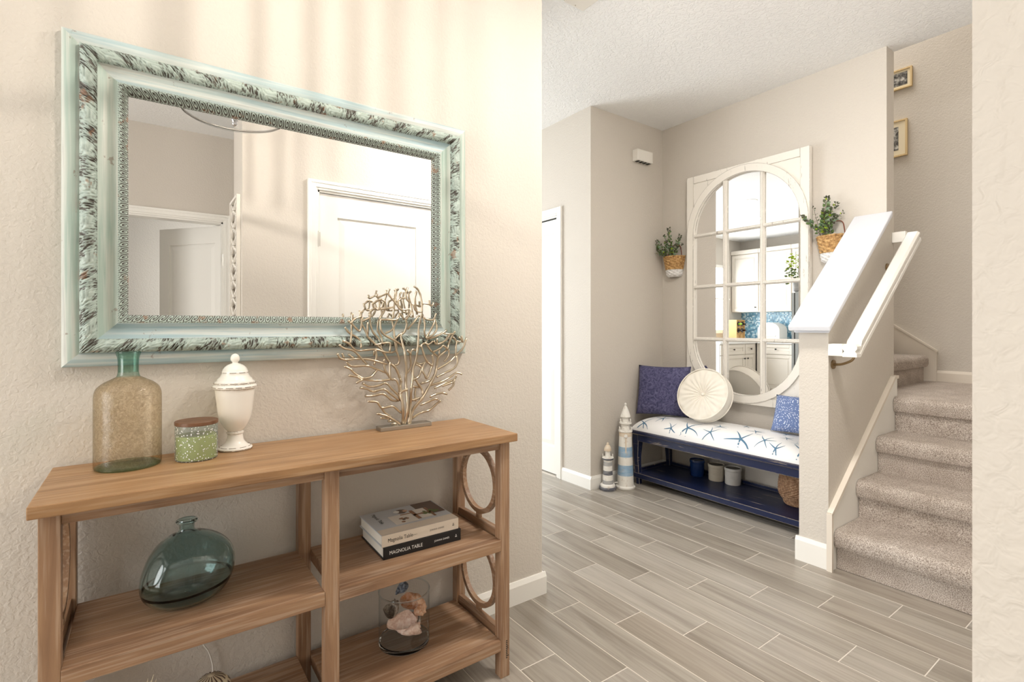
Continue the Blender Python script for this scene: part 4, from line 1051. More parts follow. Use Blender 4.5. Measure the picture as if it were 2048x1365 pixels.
b = MB(); b.box(bx0 - 0.010, bx1 + 0.002, by0 - 0.010, by1 + 0.010, 0.370, 0.402); b.build('seat_frame', NV, bn, 0.012, 4)
part('shelf', NV, bn, (bx0 + 0.012, bx1 - 0.006, by0 + 0.012, by1 - 0.012, 0.048, 0.084), 0.002)
for d in ((bx0 + 0.012, bx1 - 0.006, by1 - 0.024, by1 - 0.013, 0.084, 0.108), (bx0 + 0.03, bx1 - 0.006, by0 + 0.013, by0 + 0.024, 0.084, 0.108), (bx1 - 0.018, bx1 - 0.007, by0 + 0.025, by1 - 0.025, 0.084, 0.108)): part('shelf_lip', NV, bn, d, 0.002)
# upholstered seat: rounded dome, starfish printed on it
SX0, SX1, SY0, SY1 = bx0 - 0.004, bx1 - 0.002, by0 - 0.004, by1 + 0.004
def seat_z(x, y):
    u = (x - (SX0 + SX1) / 2) / ((SX1 - SX0) / 2); v = (y - (SY0 + SY1) / 2) / ((SY1 - SY0) / 2)
    a = max(0.0, 1 - abs(u) ** 3.2) ** (1 / 2.6); c = max(0.0, 1 - abs(v) ** 9) ** (1 / 2.6)
    return 0.399 + 0.098 * a * c * (1 + 0.10 * math.cos(v * 1.6))
def cgrid(t): return 0.5 - 0.5 * math.cos(PI * t)
b = MB(); b.grid(lambda u, v: Vector((SX0 + (SX1 - SX0) * cgrid(u), SY0 + (SY1 - SY0) * cgrid(v), seat_z(SX0 + (SX1 - SX0) * cgrid(u), SY0 + (SY1 - SY0) * cgrid(v)))), 40, 72)
seat = b.build('seat_cushion', 'white_fabric', bn, smooth=True)
def star(cx, cy, R, rot, m, wd=0.06):
    b = MB()
    for k in range(5):
        a = rot + 2 * PI * k / 5 + random.uniform(-0.15, 0.15); bend = random.uniform(-0.35, 0.35); n = 9; vs = []
        L = R * random.uniform(1.0, 1.3)
        for i in range(n + 1):
            t = i / n; aa = a + bend * t; x = cx + L * t * math.cos(aa); y = cy + L * t * math.sin(aa); w = R * wd * (1 - t) ** 0.8 + 0.0006
            for s_ in (-1, 1):
                q, r = x - s_ * w * math.sin(aa), y + s_ * w * math.cos(aa); q = min(max(q, SX0 + 0.002), SX1 - 0.002); r = min(max(r, SY0 + 0.002), SY1 - 0.002)
                vs.append((q, r, seat_z(q, r) + 0.0012))
        # clip arms that would run off the seat edge
        b.poly(vs, [[2 * i, 2 * i + 1, 2 * i + 3, 2 * i + 2] for i in range(n)])
    b.build('printed_starfish', m, seat)
random.seed(21)
for (x, y, R, rot, pale) in ((3.04, 2.36, 0.060, 0.3, 0), (2.965, 2.10, 0.080, 0.9, 0), (2.965, 1.93, 0.055, 0.2, 0), (2.958, 1.72, 0.085, 0.6, 0), (2.985, 1.585, 0.055, 1.1, 0), (2.975, 1.36, 0.080, 0.1, 0),
                            (3.06, 1.92, 0.05, 0.4, 0), (3.10, 1.70, 0.05, 0.8, 0), (2.945, 2.22, 0.045, 0.5, 0), (2.95, 2.46, 0.060, 0.9, 0), (3.16, 2.20, 0.05, 0.2, 0), (3.10, 2.06, 0.03, 0.2, 1), (3.08, 1.50, 0.035, 0.7, 0), (3.2, 1.82, 0.04, 0.5, 0), (2.945, 1.50, 0.05, 0.0, 0), (3.03, 1.42, 0.03, 0.4, 1), (3.18, 1.55, 0.045, 0.9, 0), (3.05, 1.66, 0.02, 0.5, 1)):
    star(x, y, R, rot, 'starfish_pale' if pale else 'starfish_print')

# ------------------------------------------------------------------ cushions
def square_pillow(name, label, m, loc, rot, w, h, t, bumps=0.0, group='cushions on the bench', pipe=None):
    r = thing(name, label, 'cushion', loc, rot, group, world=False); b = MB(); n = 28
    def surf(sgn):
        def f(u, v):
            a, c = 2 * u - 1, 2 * v - 1; pin = 1 - 0.07 * (1 - (a * a) * (c * c)) * (abs(a) ** 6 + abs(c) ** 6) * 0.8
            e = max(0.0, (1 - a ** 4) * (1 - c ** 4)) ** 0.55
            y = sgn * t / 2 * e + (bumps * e * (math.sin(a * 17 + 3 * math.sin(c * 7)) * math.sin(c * 15 + 2 * math.sin(a * 9))) if sgn < 0 else 0)
            return Vector((a * w / 2 * pin, y, (c * pin + 1) * h / 2))
        return f
    b.grid(surf(-1), n, n); b.grid(surf(1), n, n); o = b.build('cover', m, r, smooth=True, merge=True)
    return r
# local: x along width, -y is the front, z up
square_pillow('square_cushion', 'purple navy quilted square cushion leaning in the niche corner', 'purple_navy_quilt', (3.094, 2.412, 0.504), (math.radians(-14), 0, math.radians(-64)), 0.385, 0.375, 0.13, 0.004)
square_pillow('patterned_cushion', 'blue and white printed cushion half hidden by the half wall', 'blue_print_fabric', (3.196, 1.475, 0.512), (math.radians(-22), 0, math.radians(-86)), 0.36, 0.235, 0.11)
rp = thing('round_cushion', 'round cream pleated cushion with a centre button on the bench', 'cushion', (3.105, 2.066, 0.692), (math.radians(-22), 0, math.radians(-84)), 'cushions on the bench', world=False)
R = 0.176; b = MB()
def face(u, v):
    a = 2 * PI * u; r = max(v, 0.001) * R; k = math.sin(a * 22) * math.sin(PI * min(1, v * 1.02)) ** 0.7
    d = 0.026 * (1 - math.exp(-(v / 0.28) ** 2)) * (1 - v ** 8 * 0.4)
    pet = 0.0024 * math.cos(a * 10 + 2.5 * math.sin(v * 7))
    return Vector((r * math.cos(a), -0.018 - d - 0.0036 * k - 1.3 * pet * v, r * math.sin(a)))
b.grid(face, 180, 20, wrap_u=True); fo = b.build('pleated_face', 'cream_fabric', rp, smooth=True)
b = MB(); b.grid(lambda u, v: Vector((math.cos(2 * PI * u) * (R + 0.004 * math.sin(PI * v)), -0.036 + 0.072 * v, math.sin(2 * PI * u) * (R + 0.004 * math.sin(PI * v)))), 64, 6, wrap_u=True); b.build('side_band', 'cream_fabric', rp, smooth=True)
b = MB(); b.grid(lambda u, v: Vector((v * R * math.cos(2 * PI * u), 0.036 + 0.018 * (1 - v * v), v * R * math.sin(2 * PI * u))), 48, 8, wrap_u=True); b.build('back_face', 'cream_fabric', rp, smooth=True)
for yy in (-0.040, 0.038):
    b = MB(); b.tube([((R + 0.001) * math.cos(2 * PI * i / 64), yy, (R + 0.001) * math.sin(2 * PI * i / 64)) for i in range(64)], 0.0042, 8, closed=True); b.build('piping', 'cream_fabric', rp, smooth=True)
b = MB(); vs = b.lathe(smooth_prof([(0.0005, 0.010), (0.008, 0.008), (0.012, 0.002), (0.010, -0.004)], 3), (0, 0, 0), 20)
b.xf(vs, Matrix.Translation((0, -0.020, 0)) @ Matrix.Rotation(PI / 2, 4, 'X')); b.build('button', 'cream_fabric', rp, smooth=True)

# ------------------------------------------------------------------ lighthouses
def lighthouse(name, label, x, y, s, bands, base_m, rows, gal, posts, roof_prof, extras=None):
    r = thing(name, label, 'lighthouse', (x, y, 0), (0, 0, 0), 'wooden lighthouses by the niche corner')
    b = MB(); b.lathe(base_m[1], (x, y, 0), 40); b.build('base', base_m[0], r, smooth=True, angle=0.5)
    for (m, r0, z0, r1, z1) in bands:
        b = MB(); b.lathe([(r0, z0), (r1, z1)], (x, y, 0), 36); b.build('tower_band', m, r, smooth=True, angle=0.5)
    for (m, prof) in rows:
        b = MB(); b.lathe(prof, (x, y, 0), 36); b.build('gallery' if prof[0][0] > prof[-1][0] * 0.5 and len(prof) > 3 else 'lantern', m, r, smooth=True, angle=0.5)
    for (rad, z0, z1, n) in posts:
        for i in range(n):
            a = 2 * PI * (i + 0.5) / n; b = MB(); cx_, cy_ = x + rad * math.cos(a), y + rad * math.sin(a)
            b.lathe(smooth_prof([(0.004 * s, z0), (0.0028 * s, (z0 + z1) / 2), (0.0042 * s, z1 - 0.004), (0.0005, z1)], 2), (cx_, cy_, 0), 8); b.build('post', 'light_white', r, smooth=True)
    b = MB(); b.lathe(roof_prof[1], (x, y, 0), 32); b.build('roof', roof_prof[0], r, smooth=True, angle=0.5)
    if extras: extras(r)
    return r
LWm, LG, LC, LB, LT = 'light_white', 'light_gray', 'light_charcoal', 'light_blue', 'light_tan'
sx, sy = 2.6807, 2.560
lighthouse('lighthouse', 'small grey and white striped wooden lighthouse, shorter of the two', sx, sy, 0.8,
    [(LG, 0.0385, 0.043, 0.0370, 0.070), (LWm, 0.0370, 0.070, 0.0350, 0.108), (LC, 0.0350, 0.108, 0.0330, 0.138), (LWm, 0.0330, 0.138, 0.0315, 0.172), (LG, 0.0315, 0.172, 0.0300, 0.200), (LWm, 0.0300, 0.200, 0.0290, 0.214)],
    (LC, [(0.058, 0.001), (0.0597, 0.006), (0.0597, 0.018), (0.055, 0.022), (0.055, 0.024)]),
    [(LWm, [(0.053, 0.024), (0.053, 0.036), (0.046, 0.042), (0.038, 0.044)]), (LC, [(0.030, 0.214), (0.040, 0.216), (0.040, 0.222), (0.034, 0.224)]), (LWm, [(0.036, 0.224), (0.041, 0.226), (0.041, 0.232), (0.028, 0.234)]), (LWm, [(0.018, 0.232), (0.017, 0.276)])],
    None, [(0.037, 0.231, 0.252, 8)], (LT, [(0.026, 0.276), (0.027, 0.279), (0.024, 0.296), (0.016, 0.312), (0.009, 0.318), (0.008, 0.322), (0.009, 0.328), (0.006, 0.333), (0.0005, 0.335)]),
    lambda r: (part('cleat', LWm, r, (sx + 0.030, sx + 0.062, sy - 0.040, sy - 0.034, 0.048, 0.053)),))
lx, ly = 2.815, 2.515
def lh_extra(r):
    for (z, h) in ((0.035, 0.030), (0.155, 0.024), (0.272, 0.020)):
        rad = 0.0625 - 0.045 * z + 0.0015; a = -0.42
        b = MB(); vs = b.box(rad - 0.003, rad + 0.0015, -0.006, 0.006, z, z + h); b.xf(vs, Matrix.Translation((lx, ly, 0)) @ Matrix.Rotation(a, 4, 'Z')); b.build('slot_window', LC, r)
    a = -2.35
    b = MB(); vs = b.lathe([(0.0005, 0), (0.011, 0), (0.013, 0.004), (0.011, 0.010), (0.0005, 0.011)], (0, 0, 0), 16)
    b.xf(vs, Matrix.Translation((lx, ly, 0.382)) @ Matrix.Rotation(a, 4, 'Z') @ Matrix.Translation((0.050, 0, 0)) @ Matrix.Rotation(PI / 2, 4, 'Y')); b.build('rosette', LWm, r, smooth=True, angle=0.6)
    b = MB(); vs = b.box(0.042, 0.051, -0.004, 0.004, 0.262, 0.372); b.xf(vs, Matrix.Translation((lx, ly, 0)) @ Matrix.Rotation(a, 4, 'Z')); b.build('pendant_strip', LT, r)
lighthouse('lighthouse', 'tall blue and white striped wooden lighthouse beside the bench', lx, ly, 1.2,
    [(LWm, 0.0585, 0.020, 0.0560, 0.095), (LB, 0.0560, 0.095, 0.0530, 0.170), (LWm, 0.0530, 0.170, 0.0505, 0.228), (LB, 0.0505, 0.228, 0.0480, 0.300), (LWm, 0.0480, 0.300, 0.0445, 0.385)],
    (LWm, [(0.068, 0.001), (0.070, 0.008), (0.070, 0.014), (0.064, 0.020), (0.060, 0.022)]),
    [(LT, [(0.046, 0.374), (0.046, 0.402), (0.044, 0.404)]), (LWm, [(0.042, 0.402), (0.049, 0.405), (0.050, 0.412), (0.049, 0.418), (0.034, 0.420)]), (LWm, [(0.031, 0.418), (0.029, 0.462)]), (LWm, [(0.030, 0.460), (0.043, 0.463), (0.044, 0.470), (0.043, 0.474), (0.026, 0.476)]), (LWm, [(0.023, 0.474), (0.022, 0.512)])],
    None, [(0.044, 0.418, 0.440, 8), (0.038, 0.474, 0.496, 8)], (LWm, [(0.035, 0.510), (0.036, 0.514), (0.026, 0.548), (0.014, 0.578), (0.007, 0.590), (0.006, 0.594), (0.0095, 0.601), (0.0085, 0.608), (0.0005, 0.613)]), lh_extra)

# ------------------------------------------------------------------ crocks and basket on the bench shelf
def crock(label, m, x, y, r, h, lid, seed):
    c = thing('crock', label, 'crock', (x, y, 0.0842), (0, 0, 0), 'small crocks on the bench shelf'); z = 0.0845
    b = MB(); b.lathe([(r * 0.88, z), (r * 0.93, z + 0.004), (r * 0.94, z + h * 0.80), (r * 0.98, z + h * 0.82), (r, z + h * 0.86), (r, z + h * 0.97), (r * 0.97, z + h), (r * 0.90, z + h), (r * 0.88, z + h * 0.93), (0.0005, z + h * 0.93)], (x, y, 0), 36); bo = b.build('pot', m, c, smooth=True, angle=0.6)
    b = MB(); b.lathe([(r * 0.87, z + h * 0.93), (r * 0.87, z + h * 0.955), (0.0005, z + h * 0.96)], (x, y, 0), 30); b.build('lid', lid, c, smooth=True, angle=0.5)
    b = MB()
    for k in range(3): b.tube([(x + r * 0.945 * math.cos(PI + 0.5 + i * 0.11), y + r * 0.945 * math.sin(PI + 0.5 + i * 0.11), z + h * (0.42 + 0.09 * k) + 0.0012 * math.sin(i * 2)) for i in range(-4, 7)], 0.0011, 5)
    b.build('relief', m, bo, smooth=True)
crock('navy glazed crock, leftmost of the three on the bench shelf', 'crock_navy', 3.2488, 2.2213, 0.0528, 0.115, 'crock_navy', 1)
crock('cream stoneware crock between the navy and white crocks', 'crock_cream', 3.2600, 2.0760, 0.0556, 0.112, 'crock_inside', 2)
crock('white stoneware crock, rightmost of the three on the bench shelf', 'crock_white', 3.2700, 1.9570, 0.0552, 0.112, 'crock_inside', 3)
wb = thing('wicker_basket', 'round brown wicker basket at the right end of the bench shelf', 'basket', (3.215, 1.497, 0.0842)); z = 0.0848
pr = [(0.070, 0.0), (0.082, 0.010), (0.088, 0.030), (0.100, 0.045), (0.112, 0.075), (0.112, 0.12), (0.106, 0.165), (0.102, 0.180)]
pf = catmull([(a, c, 0) for a, c in pr], 6); npf = len(pf) - 1
def wk(u, v):
    p = pf[round(v * npf)]; a = 2 * PI * u; r = p.x + 0.0022 * math.sin(a * 26 + (PI if round(v * npf) % 2 else 0)); return Vector((3.215 + r * math.cos(a), 1.497 + r * math.sin(a), z + p.y))
b = MB(); b.grid(wk, 156, npf, wrap_u=True); b.build('woven_side', 'brown_wicker', wb)
b = MB(); b.grid(lambda u, v: Vector((3.215 + (pf[round(v * npf)].x - 0.006) * math.cos(2 * PI * u), 1.497 + (pf[round(v * npf)].x - 0.006) * math.sin(2 * PI * u), z + pf[round(v * npf)].y + 0.001)), 60, npf, wrap_u=True); b.build('lining', 'wicker_dark', wb, smooth=True)
b = MB(); b.lathe([(0.0005, z + 0.003), (0.07, z + 0.002)], (3.215, 1.497, 0), 40, cap1=False); b.build('bottom', 'wicker_dark', wb)
b = MB(); b.tube([(3.215 + (0.102 + 0.001 * math.sin(i * 3)) * math.cos(2 * PI * i / 60), 1.497 + (0.102 + 0.001 * math.sin(i * 3)) * math.sin(2 * PI * i / 60), z + 0.181) for i in range(60)], 0.005, 8, closed=True); b.build('rim', 'brown_wicker', wb, smooth=True)

# ------------------------------------------------------------------ wall baskets with greenery
def wall_basket(label, yc):
    r = thing('wall_basket', label, 'basket', (3.38, yc, 1.55), (0, 0, 0), 'woven wall baskets beside the arched mirror')
    W, D = 0.090, 0.085
    def f(z0, z1, c):
        rows = max(2, int(round((z1 - z0) / 0.006)))
        def g(u, v):
            z = z0 + (z1 - z0) * v; t = (z - 1.548) / 0.158; s = 0.70 + 0.30 * min(1, t * 1.1) if t > 0.12 else 0.45 + 0.25 * math.sqrt(max(0, t) / 0.12) * 1.25
            a = PI * u; k = round(v * rows); bp = 0.0030 * math.sin(a * 11 + (k // 2) * PI * 1.0 + (0.6 if k % 2 else 0))
            return Vector((3.378 - (D * s + bp) * math.sin(a), yc + (W * s + bp) * math.cos(a), z))
        return g, rows
    g, rows = f(1.606, 1.706, 0); b = MB(); b.grid(g, 66, rows); b.build('woven_top', 'water_hyacinth', r)
    g, rows = f(1.549, 1.606, 0); b = MB(); b.grid(g, 66, rows); lo = b.build('woven_bottom', 'hyacinth_white', r)
    b = MB(); b.tube([(3.378 - D * math.sin(PI * i / 24), yc + W * math.cos(PI * i / 24), 1.7065 + 0.0015 * math.sin(i * 2.2)) for i in range(25)], 0.0055, 8); b.build('rim', 'water_hyacinth', r, smooth=True)
    b = MB(); b.poly([(3.378, yc - W, 1.69), (3.378, yc + W, 1.69)] + [(3.378 - D * 0.98 * math.sin(PI * i / 12), yc + W * 0.98 * math.cos(PI * i / 12), 1.692) for i in range(13)], [[0] + list(range(14, 1, -1)) + [1]]); b.build('moss_fill', 'moss', r)
    b = MB(); b.tube(catmull([(3.373, yc - 0.060, 1.70), (3.374, yc - 0.058, 1.74), (3.3745, yc - 0.045, 1.79), (3.3755, yc, 1.80), (3.3745, yc + 0.045, 1.79), (3.374, yc + 0.058, 1.74), (3.373, yc + 0.060, 1.70)], 5), 0.0028, 6); b.build('hanging_strap', 'leather_strap', r, smooth=True)
    return r
wall_basket('half round woven wall basket left of the arched mirror', 2.505)
wall_basket('half round woven wall basket right of the arched mirror', 1.368)
def leaf_into(b, p, d, up, L, W):
    d = d.normalized(); s = d.cross(up); s = s.normalized() if s.length > 1e-4 else d.orthogonal().normalized(); n = s.cross(d)
    b.poly([p, p + d * L * 0.35 + s * W - n * W * 0.2, p + d * L * 0.75 + s * W * 0.75 - n * W * 0.2, p + d * L, p + d * L * 0.75 - s * W * 0.75 - n * W * 0.2, p + d * L * 0.35 - s * W - n * W * 0.2, p + d * L * 0.5], [[0, 1, 6], [1, 2, 6], [2, 3, 6], [3, 4, 6], [4, 5, 6], [5, 0, 6]])
def sprig(label, yc, sprays, seed, lime=0.05):
    r = thing('eucalyptus_spray', label, 'plant', (3.34, yc, 1.70), (0, 0, 0), 'faux eucalyptus in the wall baskets'); q = random.Random(seed)
    stems = MB(); leaves = {k: MB() for k in ('leaf_green', 'leaf_dusty', 'leaf_olive', 'leaf_lime')}
    for (dy, dz, dx, n, size) in sprays:
        p0 = Vector((3.335 + q.uniform(-0.03, 0.0), yc + q.uniform(-0.04, 0.04), 1.675)); p3 = Vector((3.335 + dx, yc + dy, 1.70 + dz)); mid = p0.lerp(p3, 0.5) + Vector((-0.01, 0, 0.02))
        path = catmull([p0, mid, p3], 6); stems.tube(path, [0.0016 * (1 - 0.6 * i / (len(path) - 1)) for i in range(len(path))], 5)
        n = int(n * 1.4); size *= 1.15
        for k in range(n):
            t = 0.25 + 0.75 * (k + 0.5) / n; i = min(int(t * (len(path) - 1)), len(path) - 2); p = path[i].lerp(path[i + 1], t * (len(path) - 1) - i); ax = (path[i + 1] - path[i]).normalized()
            for s in range(3):
                a = q.uniform(0, 2 * PI); o = ax.orthogonal().normalized(); o = Matrix.Rotation(a, 3, ax) @ o; d = (o + ax * 0.6)
                m = 'leaf_lime' if q.random() < lime else ('leaf_olive' if t > 0.82 else q.choice(('leaf_green', 'leaf_dusty', 'leaf_green', 'leaf_olive'))); L = size * q.uniform(0.7, 1.15) * (1.15 - 0.55 * t)
                pp = p + d.normalized() * 0.003; pp.x = min(pp.x, 3.372)
                if (pp + d.normalized() * L).x > 3.374: d.x = -abs(d.x)
                leaf_into(leaves[m], pp, d, Vector((q.uniform(-1, 1), q.uniform(-1, 1), q.uniform(-0.3, 1))), L, L * 0.36)
    stems.build('stems', 'stem_brown', r)
    for k, b in leaves.items(): b.build('foliage', k, r)
    return r
sprig('green faux eucalyptus spray in the basket left of the arched mirror', 2.505, [(0.03, 0.235, 0.0, 12, 0.024), (0.20, 0.165, -0.02, 12, 0.022), (0.185, 0.055, -0.05, 9, 0.018), (-0.07, 0.165, 0.01, 11, 0.024), (0.10, 0.14, -0.06, 11, 0.022), (0.0, 0.12, -0.07, 11, 0.022), (-0.03, 0.09, -0.06, 10, 0.020), (0.06, 0.18, -0.02, 10, 0.02), (-0.10, 0.10, 0.0, 8, 0.018), (0.05, 0.05, -0.08, 9, 0.018), (-0.02, 0.05, -0.05, 9, 0.018)], 4)
sprig('green faux eucalyptus spray in the basket right of the arched mirror', 1.368, [(0.02, 0.245, 0.0, 14, 0.026), (0.15, 0.145, -0.03, 12, 0.024), (-0.03, 0.20, 0.0, 12, 0.026), (0.02, 0.15, -0.04, 12, 0.028), (0.08, 0.07, -0.06, 9, 0.02), (-0.04, 0.12, -0.03, 11, 0.024), (0.0, 0.08, -0.06, 9, 0.022), (-0.07, 0.14, 0.0, 8, 0.016), (0.10, 0.20, 0.0, 6, 0.014)], 8, 0.07)

# ------------------------------------------------------------------ framed photos on the stairwell wall
def frame(label, y0, y1, z0, z1, mw):
    r = thing('picture_frame', label, 'picture', (4.68, (y0 + y1) / 2, z0), (0, 0, 0), 'framed photographs in the stairwell'); F_ = 'light_frame_wood'; X = 4.658
    for d in ((y0, y1, z1 - 0.012, z1), (y0, y1, z0, z0 + 0.012), (y0, y0 + 0.012, z0 + 0.012, z1 - 0.012), (y1 - 0.012, y1, z0 + 0.012, z1 - 0.012)): part('frame_bar', F_, r, (X, 4.679, d[0], d[1], d[2], d[3]), 0.001)
    part('mount', 'mat_board', r, (X + 0.008, X + 0.010, y0 + 0.011, y1 - 0.011, z0 + 0.011, z1 - 0.011)); part('photograph', 'photo_print', r, (X + 0.0068, X + 0.008, y0 + mw, y1 - mw, z0 + mw * 0.9, z1 - mw * 0.9))
    part('backing', F_, r, (X + 0.011, 4.679, y0 + 0.011, y1 - 0.011, z0 + 0.011, z1 - 0.011))
frame('small pale wood framed photograph, upper one in the stairwell', 1.356, 1.560, 2.970, 3.122, 0.030)
frame('pale wood framed portrait photograph below the smaller stairwell frame', 1.386, 1.600, 2.460, 2.738, 0.056)
# lattice panel on the near wall end, seen in the big mirror
lp = thing('lattice_panel', 'white weathered carved wood lattice panel reflected beside the door', 'wall decor', (0.46, -0.08, 1.0))
for d in ((-0.245, -0.225, 0.95, 1.95), (0.030, 0.050, 0.95, 1.95), (-0.225, 0.030, 0.95, 0.97), (-0.225, 0.030, 1.93, 1.95)): part('frame_bar', WD, lp, (0.435, 0.4595, *d), 0.002)
for k in range(9):
    z = 0.97 + k * 0.1067
    b = MB(); 
    for s in (-1, 1): b.tube(catmull([(0.447, -0.0975 + s * 0.128, z), (0.440, -0.0975 + s * 0.04, z + 0.03), (0.447, -0.0975 - s * 0.128, z + 0.1067)], 5), 0.009, 6)
    b.build('lattice_bar', WD, lp)

# ------------------------------------------------------------------ kitchen, seen in the arched mirror
def cab_door(r, x, y0, y1, z0, z1, knob, axis='x', nm='cabinet_door'):
    """raised panel front at plane x (axis x, facing +x) or plane y=x (axis y, facing -y)"""
    def bx(a0, a1, b0, b1, c0, c1): return (a0, a1, b0, b1, c0, c1) if axis == 'x' else (b0, b1, x - (a1 - x), x - (a0 - x), c0, c1)
    b = MB(); w = 0.055
    for d in ((x, x + 0.019, y0, y0 + w, z0, z1), (x, x + 0.019, y1 - w, y1, z0, z1), (x, x + 0.019, y0 + w, y1 - w, z0, z0 + w), (x, x + 0.019, y0 + w, y1 - w, z1 - w, z1), (x, x + 0.010, y0 + w, y1 - w, z0 + w, z1 - w)): 
        if d[5] > d[4]: b.box(*bx(*d))
    if (z1 - z0) > 0.25: b.box(*bx(x + 0.010, x + 0.016, y0 + w + 0.02, y1 - w - 0.02, z0 + w + 0.02, z1 - w - 0.02))
    o = b.build(nm, 'cabinet_paint', r, 0.003, 1); ky, kz = knob
    b = MB(); b.box(*bx(x + 0.019, x + 0.045, ky - 0.005, ky + 0.005, kz - 0.005, kz + 0.005)); b.box(*bx(x + 0.040, x + 0.048, ky - 0.012, ky + 0.012, kz - 0.012, kz + 0.012)); b.build('knob', 'black_iron', o)
def upper(label, y0, y1, ksides):
    r = thing('wall_cabinet', label, 'cabinet', (-2.2, (y0 + y1) / 2, 1.42), (0, 0, 0), 'kitchen wall cabinets'); part('body', 'cabinet_paint', r, (-2.36, -2.04, y0 + 0.001, y1 - 0.001, 1.42, 2.46)); part('crown', 'cabinet_paint', r, (-2.36, -2.00, y0, y1, 2.46, 2.53), 0.01)
    cab_door(r, -2.04, y0 + 0.01, y1 - 0.01, 1.43, 2.45, (y0 + 0.05 if ksides < 0 else y1 - 0.05, 1.50))
upper('white wall cabinet nearest the kitchen window in the mirror', 4.74, 5.255, -1)
upper('white wall cabinet over the blue mosaic in the mirror', 4.18, 4.739, 1)
upper('white wall cabinet at the right edge of the mirror kitchen', 3.66, 4.179, 1)
def base(label, d, fronts, axis):
    r = thing('base_cabinet', label, 'cabinet', ((d[0] + d[1]) / 2, (d[2] + d[3]) / 2, 0), (0, 0, 0), 'kitchen base cabinets'); part('body', 'cabinet_paint', r, (*d, 0.10, 0.875)); part('plinth', 'dark_gap', r, (d[0] + 0.05, d[1] - 0.05, d[2] + 0.05, d[3] - 0.002, 0.0, 0.10))
    for (p, a0, a1, kn) in fronts:
        cab_door(r, p, a0 + 0.008, a1 - 0.008, 0.70, 0.865, ((a0 + a1) / 2, 0.785), axis, 'drawer_front'); cab_door(r, p, a0 + 0.008, a1 - 0.008, 0.12, 0.69, (a0 + 0.045 if kn < 0 else a1 - 0.045, 0.63), axis)
base('white corner base cabinet facing the hall in the mirror kitchen', (-2.345, -1.78, 4.02, 4.64), [(-1.78, 4.03, 4.57, 1)], 'x')
base('white base cabinet by the kitchen corner below the wine rack', (-1.78, -1.42, 4.66, 5.255), [(4.66, -1.72, -1.42, 1)], 'y')
base('wide white base cabinet below the kitchen window', (-1.419, -0.70, 4.66, 5.255), [(4.66, -1.42, -0.70, -1)], 'y')
ctp = thing('countertop', 'white kitchen countertop reflected in the arched mirror', 'countertop', (-1.6, 4.8, 0.876)); part('slab', 'counter_white', ctp, (-2.36, -1.74, 4.00, 4.63, 0.876, 0.915), 0.004); part('slab', 'counter_white', ctp, (-2.36, -0.68, 4.63, 5.255, 0.876, 0.915), 0.004)
bs = thing('backsplash', 'blue and white mosaic backsplash reflected in the arched mirror', 'backsplash', (-2.36, 4.5, 0.915)); part('mosaic', 'blue_mosaic', bs, (-2.359, -2.350, 4.00, 5.25, 0.916, 1.419)); 
ol = part('outlet_plate', 'plastic_white', bs, (-2.350, -2.344, 4.29, 4.37, 1.08, 1.20), 0.002)
wr = thing('wine_rack', 'tan wine rack with round holes on the mirror kitchen counter', 'wine rack', (-1.66, 4.95, 0.915))
b = MB(); wx, wy = -1.66, 4.86
for d in ((-0.13, -0.118, 0, 0.36), (0.118, 0.13, 0, 0.36), (-0.118, 0.118, 0.348, 0.36), (-0.118, 0.118, 0, 0.012)): b.box(wx + d[0], wx + d[1], wy - 0.0, wy + 0.24, 0.916 + d[2], 0.916 + d[3])
b.box(wx - 0.118, wx + 0.118, wy + 0.02, wy + 0.24, 0.928, 1.264); b.build('case', 'cork_tan', wr)
for i in range(2):
    for k in range(3):
        hx, hz = wx - 0.06 + 0.12 * i, 0.985 + 0.11 * k
        b = MB(); b.tube([(hx + 0.050 * math.cos(2 * PI * t / 24), wy + 0.012, hz + 0.050 * math.sin(2 * PI * t / 24)) for t in range(24)], 0.006, 6, closed=True); b.build('ring', 'cork_tan', wr, smooth=True)
names = ['lower left', 'middle left', 'upper left', 'lower right', 'middle right', 'upper right']
for i in range(2):
    for k in range(1, 3):
        hx, hz = wx - 0.06 + 0.12 * i, 0.985 + 0.11 * k
        w = thing('wine_bottle', 'dark wine bottle in the %s hole of the wine rack' % names[i * 3 + k], 'bottle', (hx, wy, hz), (0, 0, 0), 'bottles in the wine rack')
        b = MB(); vs = b.lathe([(0.036, 0.0), (0.038, 0.01), (0.038, 0.016)], (0, 0, 0), 20); b.xf(vs, Matrix.Translation((hx, wy + 0.018, hz)) @ Matrix.Rotation(PI / 2, 4, 'X')); b.build('body', 'bottle_dark', w, smooth=True, angle=0.6)
        b = MB(); vs = b.lathe([(0.016, 0.012), (0.015, 0.07), (0.0005, 0.071)], (0, 0, 0), 14); b.xf(vs, Matrix.Translation((hx, wy + 0.016, hz)) @ Matrix.Rotation(PI / 2, 4, 'X')); b.build('neck', 'bottle_green' if (i, k) == (1, 2) else 'bottle_dark', w, smooth=True, angle=0.6)
bb = thing('bread_box', 'white arched bread box on the mirror kitchen counter', 'bread box', (-2.08, 4.55, 0.915))
b = MB(); pts = [(-2.25, 4.36, 0.916), (-2.25, 4.74, 0.916)] + [(-2.25, 4.55 + 0.19 * math.cos(PI * i / 14), 1.10 + 0.13 * math.sin(PI * i / 14)) for i in range(15)]
b.prism([pts[0]] + pts[2:][::-1] + [pts[1]], (0.27, 0, 0)); b.build('body', 'white_trim', bb, 0.006); part('handle', 'white_trim', bb, (-1.98, -1.96, 4.42, 4.68, 0.99, 1.01), 0.004)
